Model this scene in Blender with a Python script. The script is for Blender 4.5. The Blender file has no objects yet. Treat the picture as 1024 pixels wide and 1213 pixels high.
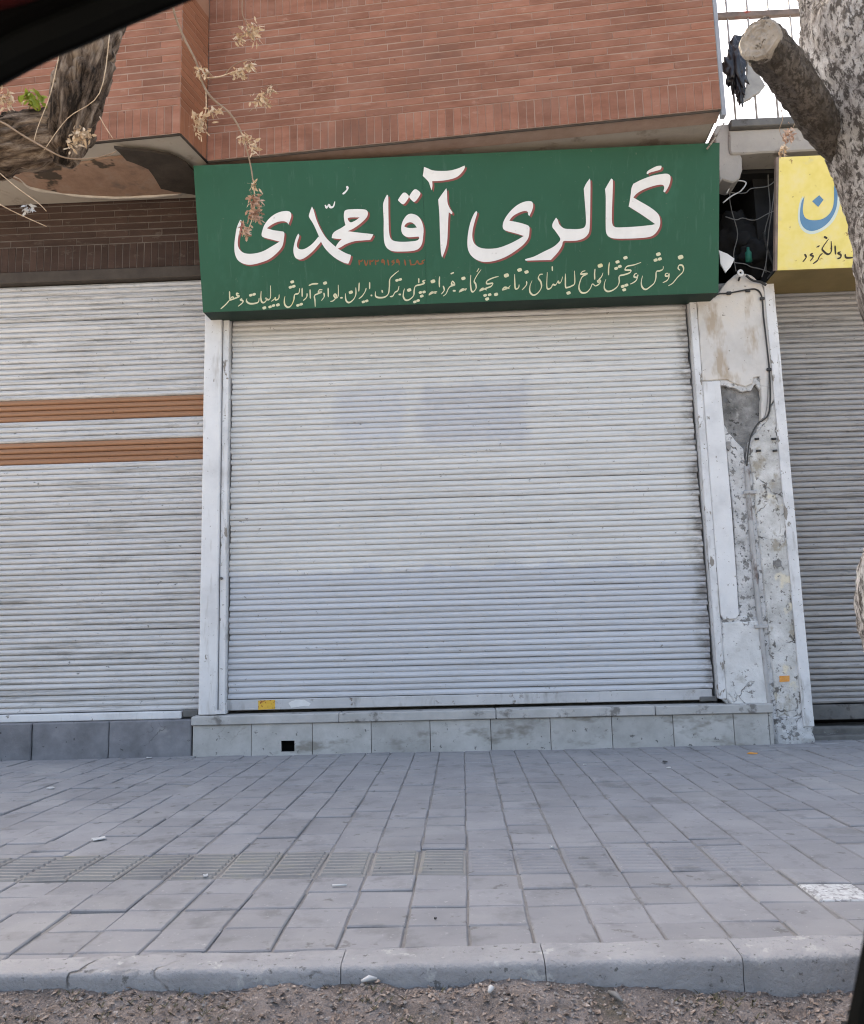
import bpy, bmesh, math, random
from mathutils import Vector, Matrix, noise
from mathutils.geometry import tessellate_polygon
random.seed(7)
sc = bpy.context.scene
C = sc.collection
R = math.radians

# ------------------------------------------------------------------ camera
FPX = 980.0
PITCH, ROLL, YAW = R(8.55), R(-1.46), R(1.83)
CAMZ = 0.857
cw, sw = math.cos(YAW), math.sin(YAW)
FW = Vector((-sw*math.cos(PITCH), cw*math.cos(PITCH), math.sin(PITCH)))
r0 = Vector((cw, sw, 0)); u0 = r0.cross(FW)
RT = math.cos(ROLL)*r0 + math.sin(ROLL)*u0
UP = -math.sin(ROLL)*r0 + math.cos(ROLL)*u0
CP = Vector((0, 0, CAMZ))
cam = bpy.data.objects.new('camera', bpy.data.cameras.new('camera')); C.objects.link(cam)
M = Matrix((RT, UP, -FW)).transposed().to_4x4(); M.translation = CP
cam.matrix_world = M
cam.data.sensor_fit = 'HORIZONTAL'; cam.data.sensor_width = 36
cam.data.lens = 36*FPX/1024
cam.data.clip_start = 0.02; cam.data.clip_end = 2000
cam.data.dof.use_dof = True; cam.data.dof.focus_distance = 6.3; cam.data.dof.aperture_fstop = 13
sc.camera = cam

# ------------------------------------------------------------------ sky, sun, exposure
SUN_EL, SUN_AZ = R(50), R(-28)      # azimuth clockwise from +Y: behind the building, to the left, so the street front lies in open shade
w = bpy.data.worlds.new('World'); sc.world = w; w.use_nodes = True
wn = w.node_tree.nodes; wl = w.node_tree.links
sky = wn.new('ShaderNodeTexSky'); sky.sky_type = 'NISHITA'; sky.sun_disc = False
sky.sun_elevation = SUN_EL; sky.sun_rotation = SUN_AZ
sky.air_density = 1.0; sky.dust_density = 6.0; sky.ozone_density = 1.0
wl.new(sky.outputs[0], wn['Background'].inputs[0]); wn['Background'].inputs[1].default_value = 0.12
sd = bpy.data.lights.new('sun', 'SUN'); sd.energy = 3.0; sd.angle = R(.5); sd.color = (1.0, .94, .85)
so = bpy.data.objects.new('sun', sd); C.objects.link(so)
sdir = Vector((math.sin(SUN_AZ)*math.cos(SUN_EL), math.cos(SUN_AZ)*math.cos(SUN_EL), math.sin(SUN_EL)))
so.rotation_euler = sdir.to_track_quat('Z', 'Y').to_euler(); so.location = (0, -3, 12)
sc.view_settings.view_transform = 'Standard'; sc.view_settings.look = 'None'
sc.view_settings.gamma = 1; sc.view_settings.use_curve_mapping = False
sc.cycles.max_bounces = 6; sc.cycles.diffuse_bounces = 3; sc.cycles.glossy_bounces = 2; sc.cycles.filter_width = 1.1
sc.view_settings.exposure = 2.32
sc.view_settings.use_white_balance = True; sc.view_settings.white_balance_temperature = 7350; sc.view_settings.white_balance_tint = 8

# ------------------------------------------------------------------ survey: photo point -> point of the place
def ray(x, y): return RT*((x-512)/FPX) - UP*((y-606.5)/FPX) + FW
def P(x, y, Y): d = ray(x, y); return CP + d*(Y/d.y)
def PZ(x, y, Z=0.0): d = ray(x, y); return CP + d*((Z-CAMZ)/d.z)
def PP(x, y, o, n): d = ray(x, y); return CP + d*((o-CP).dot(n)/d.dot(n))

# ------------------------------------------------------------------ helpers
def obj(name, me, mat=None, parent=None, label=None, cat=None, group=None, kind=None):
    o = bpy.data.objects.new(name, me); C.objects.link(o)
    if mat and me and not me.materials: me.materials.append(mat)
    if parent: o.parent = parent
    if label: o['label'] = label
    if cat: o['category'] = cat
    if group: o['group'] = group
    if kind: o['kind'] = kind
    return o
def thing(name, label, cat, loc=(0, 0, 0), group=None):
    o = obj(name, None, None, None, label, cat, group); o.location = loc; o.empty_display_size = .1
    return o
def kid(name, me, mat, parent, label=None, kind=None):
    """part whose mesh is in world coordinates"""
    o = obj(name, me, mat, parent, label, None, None, kind)
    off = Vector((0, 0, 0)); p = parent
    while p: off += p.location; p = p.parent
    o.location = -off
    return o
def mesh(vs, fs, smooth=False):
    me = bpy.data.meshes.new('m'); me.from_pydata([tuple(v) for v in vs], [], fs); me.update()
    if smooth: me.polygons.foreach_set('use_smooth', [True]*len(me.polygons))
    return me
def fromb(bm, smooth=False):
    me = bpy.data.meshes.new('m'); bmesh.ops.recalc_face_normals(bm, faces=bm.faces); bm.to_mesh(me); bm.free()
    if smooth: me.polygons.foreach_set('use_smooth', [True]*len(me.polygons))
    return me
def addbox(bm, x0, x1, y0, y1, z0, z1):
    v = [bm.verts.new(p) for p in ((x0,y0,z0),(x1,y0,z0),(x1,y1,z0),(x0,y1,z0),(x0,y0,z1),(x1,y0,z1),(x1,y1,z1),(x0,y1,z1))]
    for f in ((0,3,2,1),(4,5,6,7),(0,1,5,4),(1,2,6,5),(2,3,7,6),(3,0,4,7)): bm.faces.new([v[i] for i in f])
def box(x0, x1, y0, y1, z0, z1, bev=0.0, seg=1, cuts=0, rough=0.0, rs=6.0):
    bm = bmesh.new(); addbox(bm, x0, x1, y0, y1, z0, z1)
    if bev: bmesh.ops.bevel(bm, geom=bm.edges[:], offset=bev, segments=seg, affect='EDGES', profile=.6)
    if cuts:
        for _ in range(cuts):
            es = [e for e in bm.edges if e.calc_length() > .06]
            if not es: break
            bmesh.ops.subdivide_edges(bm, edges=es, cuts=1, use_grid_fill=True)
        bmesh.ops.triangulate(bm, faces=[f for f in bm.faces if len(f.verts) > 4])
    if rough:
        for v in bm.verts:
            v.co += noise.noise_vector(v.co*rs)*rough + noise.noise_vector(v.co*rs*4)*rough*.4
    return fromb(bm)
def prism(pts, depth, bev=0.0, jag=0.0, step=.03):
    """front outline (list of Vectors, roughly in a plane facing -Y) pushed back by depth; jag roughens the outline"""
    if jag:
        out = []
        for i, a in enumerate(pts):
            b = pts[(i+1) % len(pts)]; n = max(1, int((b-a).length/step))
            for k in range(n):
                p = a.lerp(b, k/n)
                out.append(p + Vector((noise.noise(p*17)+.6*noise.noise(p*53), 0, noise.noise(p*19+Vector((9, 9, 9)))+.6*noise.noise(p*47)))*jag)
        pts = out
    n = len(pts); bm = bmesh.new()
    c = sum(pts, Vector())/n
    if bev:
        A = [bm.verts.new(p + Vector((0, bev, 0))) for p in pts]
        fr = []
        for i in range(n):
            t = (pts[(i+1) % n]-pts[i-1]); nn = Vector((-t.z, 0, t.x)).normalized()
            if nn.dot(c-pts[i]) < 0 and False: nn = -nn
            fr.append(pts[i])
        area = sum(pts[i].x*pts[(i+1) % n].z-pts[(i+1) % n].x*pts[i].z for i in range(n))
        sg = 1 if area > 0 else -1
        F = []
        for i in range(n):
            t = (pts[(i+1) % n]-pts[i-1]).normalized(); F.append(bm.verts.new(pts[i] + Vector((-t.z, 0, t.x))*sg*bev))
        for i in range(n): bm.faces.new((A[i], A[(i+1) % n], F[(i+1) % n], F[i]))
    else:
        A = F = [bm.verts.new(p) for p in pts]
    B = [bm.verts.new(p + Vector((0, depth, 0))) for p in pts]
    for i in range(n): bm.faces.new((B[i], B[(i+1) % n], A[(i+1) % n], A[i]))
    for tri in tessellate_polygon([[v.co for v in F]]): 
        try: bm.faces.new([F[i] for i in tri])
        except ValueError: pass
    return fromb(bm)
def tube(path, rads, n=10, cap=True, disp=None, smooth=True):
    pts = [Vector(p) for p in path]; m = len(pts)
    if not hasattr(rads, '__len__'): rads = [rads]*m
    vs, fs, bk = [], [], []; arc = 0.0
    t0 = (pts[1]-pts[0]).normalized()
    a = t0.orthogonal().normalized()
    for i in range(m):
        t = (pts[min(i+1, m-1)]-pts[max(i-1, 0)]).normalized()
        a = (a - t*a.dot(t)).normalized(); b = t.cross(a)
        if i: arc += (pts[i]-pts[i-1]).length
        for k in range(n):
            an = 2*math.pi*k/n; d = a*math.cos(an)+b*math.sin(an)
            rr = rads[i]
            q_ = Vector((math.cos(an)*rads[i], math.sin(an)*rads[i], arc)); bk.append(q_)
            if disp: rr += disp(q_, an, i/(m-1), rads[i])
            vs.append(pts[i]+d*rr)
    for i in range(m-1):
        for k in range(n):
            k2 = (k+1) % n; fs.append((i*n+k, i*n+k2, (i+1)*n+k2, (i+1)*n+k))
    if cap: fs.append(tuple(range(n))[::-1]); fs.append(tuple((m-1)*n+k for k in range(n)))
    me = mesh(vs, fs, smooth)
    if disp:
        at = me.attributes.new('bark', 'FLOAT_VECTOR', 'POINT'); at.data.foreach_set('vector', [c_ for v in bk for c_ in v])
    return me
def spline(pts, sub=6, closed=False):
    pts = [Vector(p) for p in pts]; n = len(pts); out = []
    for i in range(n if closed else n-1):
        if closed: p0, p1, p2, p3 = pts[i-1], pts[i], pts[(i+1) % n], pts[(i+2) % n]
        else: p0, p1, p2, p3 = pts[max(i-1, 0)], pts[i], pts[i+1], pts[min(i+2, n-1)]
        for k in range(sub):
            t = k/sub
            out.append(.5*((2*p1)+(p2-p0)*t+(2*p0-5*p1+4*p2-p3)*t*t+(3*p1-p0-3*p2+p3)*t**3))
    if not closed: out.append(pts[-1])
    return out
def lerp_list(vals, m):
    out = []
    for i in range(m):
        u = i/(m-1)*(len(vals)-1); j = min(int(u), len(vals)-2); out.append(vals[j]+(vals[j+1]-vals[j])*(u-j))
    return out

# ------------------------------------------------------------------ materials
def ramp(nt, fac, stops, interp='LINEAR'):
    r = nt.nodes.new('ShaderNodeValToRGB'); e = r.color_ramp.elements; r.color_ramp.interpolation = interp
    while len(e) > 1: e.remove(e[-1])
    e[0].position = stops[0][0]; e[0].color = (*stops[0][1], 1)
    for p, c in stops[1:]: k = e.new(p); k.color = (*c, 1)
    nt.links.new(fac, r.inputs[0]); return r.outputs[0]
def g(v): return (v, v, v)
def mixc(nt, fac, a, b, mode='MIX'):
    m = nt.nodes.new('ShaderNodeMix'); m.data_type = 'RGBA'; m.blend_type = mode
    for s, v in ((m.inputs[0], fac), (m.inputs[6], a), (m.inputs[7], b)):
        if isinstance(v, (int, float)): s.default_value = v
        elif isinstance(v, tuple): s.default_value = (*v, 1)
        else: nt.links.new(v, s)
    return m.outputs[2]
def math_(nt, op, a, b=0.0, c=None):
    m = nt.nodes.new('ShaderNodeMath'); m.operation = op
    for i, v in enumerate((a, b) if c is None else (a, b, c)):
        if isinstance(v, (int, float)): m.inputs[i].default_value = v
        else: nt.links.new(v, m.inputs[i])
    return m.outputs[0]
def nz(nt, scale, stretch=(1, 1, 1), detail=4, rough=.65, dist=0.0, off=0.0, vec=None):
    if vec is None: vec = nt.nodes.new('ShaderNodeNewGeometry').outputs['Position']
    mp = nt.nodes.new('ShaderNodeMapping'); mp.inputs['Scale'].default_value = stretch; mp.inputs['Location'].default_value = (off, off*.7, off*1.3)
    nt.links.new(vec, mp.inputs[0])
    n = nt.nodes.new('ShaderNodeTexNoise'); n.inputs['Scale'].default_value = scale; n.inputs['Detail'].default_value = detail
    n.inputs['Roughness'].default_value = rough; n.inputs['Distortion'].default_value = dist
    nt.links.new(mp.outputs[0], n.inputs[0]); return n.outputs[0]
def new(name, rough=.8, spec=.3, metal=0):
    m = bpy.data.materials.new(name); m.use_nodes = True; b = m.node_tree.nodes['Principled BSDF']
    b.inputs['Roughness'].default_value = rough; b.inputs['Specular IOR Level'].default_value = spec; b.inputs['Metallic'].default_value = metal
    return m, m.node_tree, b
def finish(nt, b, col, rnd=0.0, bump=0.0, hgt=None, dist=.01):
    if rnd:
        oi = nt.nodes.new('ShaderNodeObjectInfo'); hs = nt.nodes.new('ShaderNodeHueSaturation')
        mr = nt.nodes.new('ShaderNodeMapRange'); mr.inputs[3].default_value = 1-rnd; mr.inputs[4].default_value = 1+rnd
        nt.links.new(oi.outputs['Random'], mr.inputs[0]); nt.links.new(mr.outputs[0], hs.inputs['Value'])
        nt.links.new(col, hs.inputs['Color']); col = hs.outputs[0]
    nt.links.new(col, b.inputs['Base Color'])
    if bump and hgt is not None:
        bp = nt.nodes.new('ShaderNodeBump'); bp.inputs['Strength'].default_value = bump; bp.inputs['Distance'].default_value = dist
        nt.links.new(hgt, bp.inputs['Height']); nt.links.new(bp.outputs[0], b.inputs['Normal'])
def gm(name, stops, scale=5, rough=.85, bump=.3, bscale=60, rnd=0.0, stretch=(1, 1, 1), spots=(), spec=.25, dist=.006, metal=0):
    m, nt, b = new(name, rough, spec, metal)
    n = nz(nt, scale, stretch)
    k = len(stops); col = ramp(nt, n, [(.3+.4*i/max(1, k-1), c) for i, c in enumerate(stops)])
    for i, (sc_, thr, sw_, c, st) in enumerate(spots):
        f = ramp(nt, nz(nt, sc_, st, off=3.1*(i+1)), [(thr, g(0)), (thr+sw_, g(1))])
        col = mixc(nt, f, col, c)
    finish(nt, b, col, rnd, bump, nz(nt, bscale, detail=4, off=5) if bump else None, dist)
    return m
def cracked(name, stops, scale, spots, crack_scale=2.2, crack_w=.012, crack_col=(.12, .11, .1), crack_mask=.52, bump=.5, bscale=35, rnd=0.0, rough=.85):
    m, nt, b = new(name, rough, .2)
    col = ramp(nt, nz(nt, scale), [(.3+.4*i/max(1, len(stops)-1), c) for i, c in enumerate(stops)])
    for i, (sc_, thr, sw_, c, st) in enumerate(spots):
        col = mixc(nt, ramp(nt, nz(nt, sc_, st, off=3.1*(i+1)), [(thr, g(0)), (thr+sw_, g(1))]), col, c)
    pos = nt.nodes.new('ShaderNodeNewGeometry').outputs['Position']
    nn = nt.nodes.new('ShaderNodeTexNoise'); nn.inputs['Scale'].default_value = 4; nn.inputs['Detail'].default_value = 6; nt.links.new(pos, nn.inputs[0])
    vm = nt.nodes.new('ShaderNodeVectorMath'); vm.operation = 'MULTIPLY_ADD'; nt.links.new(nn.outputs['Color'], vm.inputs[0]); vm.inputs[1].default_value = (.35, .35, .35); nt.links.new(pos, vm.inputs[2])
    vo = nt.nodes.new('ShaderNodeTexVoronoi'); vo.feature = 'DISTANCE_TO_EDGE'; vo.inputs['Scale'].default_value = crack_scale; nt.links.new(vm.outputs[0], vo.inputs['Vector'])
    cr = ramp(nt, vo.outputs['Distance'], [(0, g(1)), (crack_w, g(0))])
    mk = ramp(nt, nz(nt, 1.7, off=11), [(crack_mask, g(0)), (crack_mask+.06, g(1))])
    cf = mixc(nt, 1.0, cr, mk, 'MULTIPLY')
    col = mixc(nt, cf, col, crack_col)
    h = math_(nt, 'SUBTRACT', nz(nt, bscale, detail=5, off=5), cf)
    finish(nt, b, col, rnd, bump, h, .008)
    return m

def shutter_paint(name, base, dirt, dark, amount, ghosts=(), lower=None, edge=None):
    m, nt, b = new(name, .55, .35)
    col = ramp(nt, nz(nt, 1.3), [(.3, tuple(c*.93 for c in base)), (.7, base)])
    geo = nt.nodes.new('ShaderNodeNewGeometry'); sp = nt.nodes.new('ShaderNodeSeparateXYZ'); nt.links.new(geo.outputs['Position'], sp.inputs[0])
    X, Z = sp.outputs[0], sp.outputs[2]
    wob = math_(nt, 'MULTIPLY_ADD', nz(nt, 5, detail=6), .3, -.15)
    def inside(v, lo, hi, s):
        v = math_(nt, 'ADD', v, wob)
        a = nt.nodes.new('ShaderNodeMapRange'); a.inputs[1].default_value = lo-s; a.inputs[2].default_value = lo+s; nt.links.new(v, a.inputs[0])
        c = nt.nodes.new('ShaderNodeMapRange'); c.inputs[1].default_value = hi+s; c.inputs[2].default_value = hi-s; nt.links.new(v, c.inputs[0])
        return math_(nt, 'MULTIPLY', a.outputs[0], c.outputs[0])
    for x0, x1, z0, z1, s, c, k in ghosts:
        f = math_(nt, 'MULTIPLY', math_(nt, 'MULTIPLY', inside(X, x0, x1, s), inside(Z, z0, z1, s)), k)
        col = mixc(nt, f, col, c)
    # streaks along the slats, scuffs and rust freckles
    f = ramp(nt, nz(nt, 2.6, (.5, 1, 12), 6, .8, off=7), [(.50, g(0)), (.70, g(min(1, amount*1.1)))]); col = mixc(nt, f, col, dirt)
    f = ramp(nt, nz(nt, 5, (1.2, 1, 2.4), 8, .8, off=4), [(.56, g(0)), (.70, g(amount*.55))]); col = mixc(nt, f, col, dirt)
    f = ramp(nt, nz(nt, 16, (1, 1, 1.5), 5, .7, off=9), [(.66, g(0)), (.70, g(.8))]); col = mixc(nt, f, col, dark)
    f = ramp(nt, nz(nt, 34, (1, 1, .5), 5, .7, off=19), [(.68, g(0)), (.71, g(.7))]); col = mixc(nt, f, col, dark)
    if edge:   # greasy grime where hands and the guide rub the slats
        f = math_(nt, 'MULTIPLY', inside(X, edge[0], edge[1], .05), ramp(nt, nz(nt, 7, (1, 1, 3), off=13), [(.4, g(0)), (.6, g(.75))])); col = mixc(nt, f, col, dark)
    finish(nt, b, col, .05, .12, nz(nt, 40, detail=3, off=2), .004)
    b.inputs['Roughness'].default_value = .5
    return m

MAT = {}
MAT['slat'] = shutter_paint('shutter_paint_white', (.645, .64, .635), (.40, .385, .37), (.13, .115, .10), .62,
    ghosts=((-.95, -.42, 2.42, 2.90, .05, (.50, .515, .565), .55), (-.30, .58, 2.40, 2.88, .05, (.48, .49, .535), .65), (-2.2, 2.3, .2, 1.40, .02, (.50, .52, .57), .75)), edge=(1.84, 1.99))
MAT['slat_left'] = shutter_paint('shutter_paint_left', (.57, .565, .57), (.22, .21, .20), (.05, .046, .042), 1.0)
MAT['slat_brown'] = shutter_paint('shutter_paint_brown', (.34, .175, .10), (.25, .15, .10), (.06, .05, .04), .4)
MAT['slat_right'] = shutter_paint('shutter_paint_right', (.38, .37, .37), (.085, .08, .077), (.04, .038, .036), .95)
MAT['rail_paint'] = gm('rail_paint', [(.44, .44, .45), (.54, .54, .55)], 4, .5, .1, 40, spots=((12, .63, .05, (.18, .15, .13), (1, 1, 1)), (3, .56, .2, (.3, .29, .28), (3, 1, 1))))
MAT['rail_dark'] = gm('rail_dark', [(.10, .10, .10), (.17, .165, .16)], 5, .6, .2, 40, spots=((6, .6, .1, (.06, .05, .045), (1, 1, 1)),))
MAT['trim_white'] = gm('trim_white_paint', [(.52, .52, .53), (.66, .66, .67), (.72, .72, .73)], 4, .5, .3, 30, spots=((5, .57, .12, (.42, .405, .39), (3, 1, .5)), (13, .62, .03, (.26, .235, .21), (1, 1, .5)), (40, .64, .04, (.2, .18, .16), (1, 1, 1))))
MAT['column'] = gm('column_white_paint', [(.58, .58, .59), (.68, .68, .69), (.73, .73, .74)], 3.5, .5, .3, 26, spots=((4, .58, .15, (.50, .485, .47), (3, 1, .5)), (15, .66, .03, (.28, .26, .24), (1, 1, .6)), (45, .67, .04, (.3, .28, .26), (1, 1, 1))))
MAT['plaster'] = cracked('plaster_white', [(.50, .495, .49), (.64, .635, .63), (.73, .725, .72)], 4.5, ((5, .56, .10, (.42, .40, .38), (1, 1, 1)), (22, .61, .05, (.25, .24, .23), (1, 1, 1))), 3.0, .014, (.14, .13, .12), .5, .8)
MAT['plaster_cream'] = cracked('plaster_cream', [(.50, .475, .45), (.60, .575, .55), (.65, .60, .54)], 2.2, ((4, .58, .12, (.42, .35, .28), (1.4, 1, .5)), (20, .66, .04, (.25, .23, .2), (1, 1, 1))), 1.6, .008)
MAT['plaster_rough'] = cracked('plaster_rough', [(.38, .375, .37), (.56, .555, .555), (.64, .635, .64)], 7, ((14, .55, .06, (.22, .215, .21), (1, 1, 1)), (40, .6, .05, (.12, .12, .12), (1, 1, 1))), 3, .015, bump=1.0, bscale=45)
MAT['plaster_stain'] = cracked('plaster_stained', [(.36, .35, .335), (.55, .54, .525), (.70, .69, .68)], 6, ((5, .54, .08, (.36, .325, .27), (1, 1, .8)), (9, .60, .04, (.16, .148, .135), (1.3, 1, 1)), (3, .60, .06, (.68, .62, .50), (1, 1, 1)), (30, .60, .05, (.2, .19, .18), (1, 1, 1))), 3.4, .018, (.1, .092, .085), .48, 1.0, 40)
MAT['concrete'] = gm('rough_concrete', [(.12, .118, .115), (.22, .215, .21), (.34, .33, .32)], 9, .95, 1.0, 50, spots=((20, .6, .05, (.07, .068, .065), (1, 1, 1)), (6, .62, .08, (.45, .44, .43), (1, 1, 1))), dist=.012)
MAT['concrete_pale'] = gm('pale_concrete', [(.34, .32, .30), (.44, .41, .385)], 3, .9, .4, 45, spots=((5, .58, .1, (.22, .2, .19), (1, 1, .5)), (25, .66, .05, (.15, .14, .13), (1, 1, 1))))
MAT['void_shade'] = gm('recess_shade_black', [(.012, .012, .013), (.03, .03, .032)], 4, .95, .4, 30)  # shade of the voids put into the colour of backs, cores and junk
MAT['stone'] = cracked('plinth_stone', [(.36, .35, .335), (.44, .43, .415), (.50, .49, .475)], 6, ((3, .55, .12, (.26, .245, .22), (1, 1, 2)), (24, .64, .05, (.16, .155, .15), (1, 1, 1))), 3, .006, (.25, .24, .22), .55, .25, 60, rnd=.08)
MAT['stone_ledge'] = gm('ledge_stone', [(.38, .375, .365), (.48, .47, .46)], 7, .8, .3, 50, .08, spots=((6, .58, .08, (.2, .19, .18), (1, 1, 1)),))
MAT['stone_dark'] = cracked('dark_plinth_stone', [(.15, .15, .16), (.20, .20, .215), (.25, .25, .265)], 5, ((3, .6, .1, (.3, .295, .29), (1, 1, 1)), (18, .66, .05, (.08, .08, .08), (1, 1, 1))), 2, .006, (.1, .1, .1), .6, .3, 60, rnd=.07)
MAT['grey_grime'] = gm('grimy_step', [(.11, .108, .105), (.19, .186, .18)], 6, .9, .6, 40, spots=((9, .62, .05, (.35, .34, .33), (1, 1, 1)),))
MAT['mortar'] = gm('mortar', [(.28, .185, .145), (.36, .255, .21)], 8, .95, .5, 80)
MAT['brick'] = gm('brick_red', [(.20, .086, .056), (.26, .118, .080), (.295, .147, .105)], 3.0, .85, .35, 70, .17, (1, 1, 3), spots=((9, .60, .16, (.325, .185, .14), (1, 1, 2)), (1.3, .55, .2, (.20, .098, .07), (1, 1, 1)), (30, .68, .05, (.13, .06, .05), (1, 1, 1))))
MAT['brick_dim'] = gm('brick_overhang_shade', [(.045, .028, .023), (.068, .043, .036)], 3.0, .9, .35, 70, .16, (1, 1, 3), spots=((9, .6, .1, (.09, .07, .062), (1, 1, 2)),))  # shade under the overhang put into the brick colour
MAT['mortar_dim'] = gm('mortar_overhang_shade', [(.11, .09, .08), (.15, .13, .12)], 8, .95, .5, 80)  # mortar darkened to carry the same overhang shade
MAT['return_mortar'] = gm('return_mortar', [(.27, .14, .09), (.33, .18, .12)], 5, .9, .3, 60)
MAT['return_paint'] = gm('return_ochre_brick', [(.24, .095, .05), (.29, .125, .07)], 4, .85, .3, 60, .08)
MAT['soffit'] = gm('soffit_render', [(.30, .265, .23), (.37, .33, .285)], 2.5, .9, .4, 40, spots=((4, .6, .1, (.22, .18, .15), (1, 1, 1)),))
MAT['soffit_brown'] = gm('soffit_stain_and_glow', [(.20, .125, .09), (.26, .165, .12), (.28, .20, .155)], 6, .9, .6, 35, spots=((3, .56, .1, (.15, .11, .09), (1, 1, 1)), (2.2, .6, .03, (.06, .045, .035), (1, 1, 1))))  # warm light bounced off the ground put into the brown, beside stains
MAT['soffit_edge'] = gm('broken_plaster_edge', [(.42, .37, .32), (.55, .5, .45)], 10, .9, .6, 60)
MAT['board_dark'] = gm('rotten_board', [(.03, .024, .02), (.06, .048, .04)], 6, .9, .4, 40)
MAT['lintel'] = gm('dark_lintel', [(.05, .042, .038), (.09, .075, .065)], 4, .9, .3, 40)
MAT['green'] = gm('sign_green_paint', [(.007, .074, .039), (.010, .090, .050)], 1.5, .5, .06, 14, spots=((3, .58, .2, (.02, .112, .07), (1, 1, .5)), (9, .6, .1, (.024, .098, .062), (3, 1, .3)), (30, .68, .03, (.06, .11, .075), (1, 1, 1))), spec=.35)
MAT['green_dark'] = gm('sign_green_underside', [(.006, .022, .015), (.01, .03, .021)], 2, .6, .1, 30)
MAT['white_letter'] = gm('letter_white_paint', [(.70, .70, .70), (.78, .78, .78)], 8, .5, 0, spots=((30, .66, .06, (.5, .5, .5), (1, 1, 1)),))
MAT['red_shadow'] = gm('letter_red_outline', [(.20, .055, .05), (.27, .08, .075)], 8, .5, 0)
MAT['cream_letter'] = gm('letter_cream_paint', [(.58, .57, .38), (.66, .65, .48)], 3, .5, 0, spots=((2.2, .57, .05, (.64, .60, .30), (1, 1, 1)),))
MAT['faded_red'] = gm('letter_faded_red', [(.24, .075, .03), (.22, .10, .045)], 20, .6, 0)
MAT['seam'] = gm('seam_shadow_green', [(.012, .05, .032), (.016, .06, .04)], 8, .6, 0)
MAT['yellow'] = gm('sign_yellow_paint', [(.70, .58, .14), (.77, .66, .23), (.76, .67, .36)], 3.5, .5, .08, 20, spots=((13, .64, .05, (.36, .24, .08), (1, 1, 1)), (5, .62, .15, (.62, .55, .34), (1, 1, 1))))
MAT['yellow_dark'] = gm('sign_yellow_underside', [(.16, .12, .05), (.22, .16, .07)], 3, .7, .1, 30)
MAT['blue_letter'] = gm('letter_blue_paint', [(.09, .22, .38), (.12, .26, .42)], 8, .5, 0)
MAT['pale_letter'] = gm('letter_pale_halo', [(.55, .66, .62), (.62, .7, .66)], 8, .5, 0)
MAT['black_letter'] = gm('letter_black_paint', [(.03, .025, .02), (.06, .05, .04)], 20, .6, 0)
MAT['paver'] = gm('paver_concrete', [(.232, .231, .242), (.262, .260, .271), (.290, .287, .297)], 3.2, .85, .45, 90, .075, spots=((6, .54, .12, (.205, .203, .209), (1, 1, 1)), (1.6, .52, .16, (.305, .300, .304), (1, 1, 1)), (26, .64, .08, (.215, .212, .217), (1, 1, 1)), (9, .63, .05, (.175, .171, .17), (1, 1, 1)), (55, .64, .05, (.34, .335, .335), (1, 1, 1))), dist=.004)
MAT['tactile'] = gm('tactile_paver_concrete', [(.215, .208, .205), (.26, .25, .24), (.285, .272, .25)], 4, .85, .4, 120, .06, spots=((5, .57, .12, (.29, .272, .225), (1, 1, 1)), (40, .65, .05, (.16, .155, .15), (1, 1, 1))), dist=.003)
MAT['white_paver'] = gm('white_painted_paver', [(.42, .42, .42), (.66, .66, .65)], 40, .8, .3, 90, 0, spots=((55, .52, .05, (.30, .29, .29), (1, 1, 1)),))
MAT['joint'] = gm('joint_sand', [(.20, .193, .19), (.26, .25, .245)], 25, .95, .6, 120)
MAT['kerb'] = cracked('kerb_concrete', [(.275, .273, .282), (.32, .317, .326), (.36, .356, .362)], 6, ((4, .6, .08, (.25, .247, .252), (1, 1, .7)), (14, .62, .05, (.42, .415, .41), (1, 1, 1)), (45, .62, .05, (.15, .147, .145), (1, 1, 1))), 2.6, .02, (.09, .085, .08), .54, .9, 55, rnd=.05)
MAT['dirt'] = gm('dirt', [(.13, .11, .10), (.21, .178, .164), (.28, .245, .23)], 14, .95, 1.0, 110, spots=((4, .58, .1, (.12, .105, .085), (1, 1, 1)), (60, .60, .05, (.36, .32, .30), (1, 1, 1)), (85, .62, .04, (.06, .05, .045), (1, 1, 1))), dist=.012)
MAT['street_bounce'] = gm('street_bounce', [(.24, .222, .2), (.30, .28, .255)], 8, .9, .5, 150)  # ground made paler than the real street to bounce sunlight onto kerb and fronts
MAT['leaf_dry'] = gm('dry_leaf', [(.10, .07, .055), (.26, .20, .165), (.46, .40, .36)], 90, .8, 0)
MAT['straw'] = gm('dry_seed_straw', [(.40, .27, .17), (.56, .42, .29), (.66, .55, .42)], 55, .8, 0)
MAT['straw_red'] = gm('dry_seed_reddish', [(.30, .16, .11), (.46, .30, .22), (.60, .47, .37)], 55, .8, 0)
MAT['leaf_green'] = gm('fresh_leaf', [(.16, .22, .03), (.30, .34, .05)], 40, .7, 0)
MAT['pebble'] = gm('pebble', [(.17, .155, .145), (.34, .31, .29)], 40, .9, 0)
MAT['grass'] = gm('weeds', [(.11, .10, .06), (.17, .15, .10)], 30, .9, 0)
MAT['twig'] = gm('dry_twig', [(.22, .15, .10), (.34, .25, .18)], 20, .85, .2, 80)
MAT['cut_wood'] = gm('cut_wood', [(.24, .21, .18), (.36, .32, .28)], 30, .95, 1.0, 60, spots=((12, .56, .08, (.14, .115, .095), (1, 1, 1)), (60, .62, .05, (.09, .075, .06), (1, 1, 1))))
MAT['black_plastic'] = gm('black_plastic', [(.012, .012, .016), (.03, .03, .04)], 6, .4, .3, 20, spec=.5)
MAT['grey_cloth'] = gm('grey_cloth', [(.30, .30, .30), (.42, .42, .41)], 6, .9, .3, 40)
MAT['white_plastic'] = gm('white_plastic', [(.62, .62, .62), (.74, .74, .74)], 6, .6, .1, 20)
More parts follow.
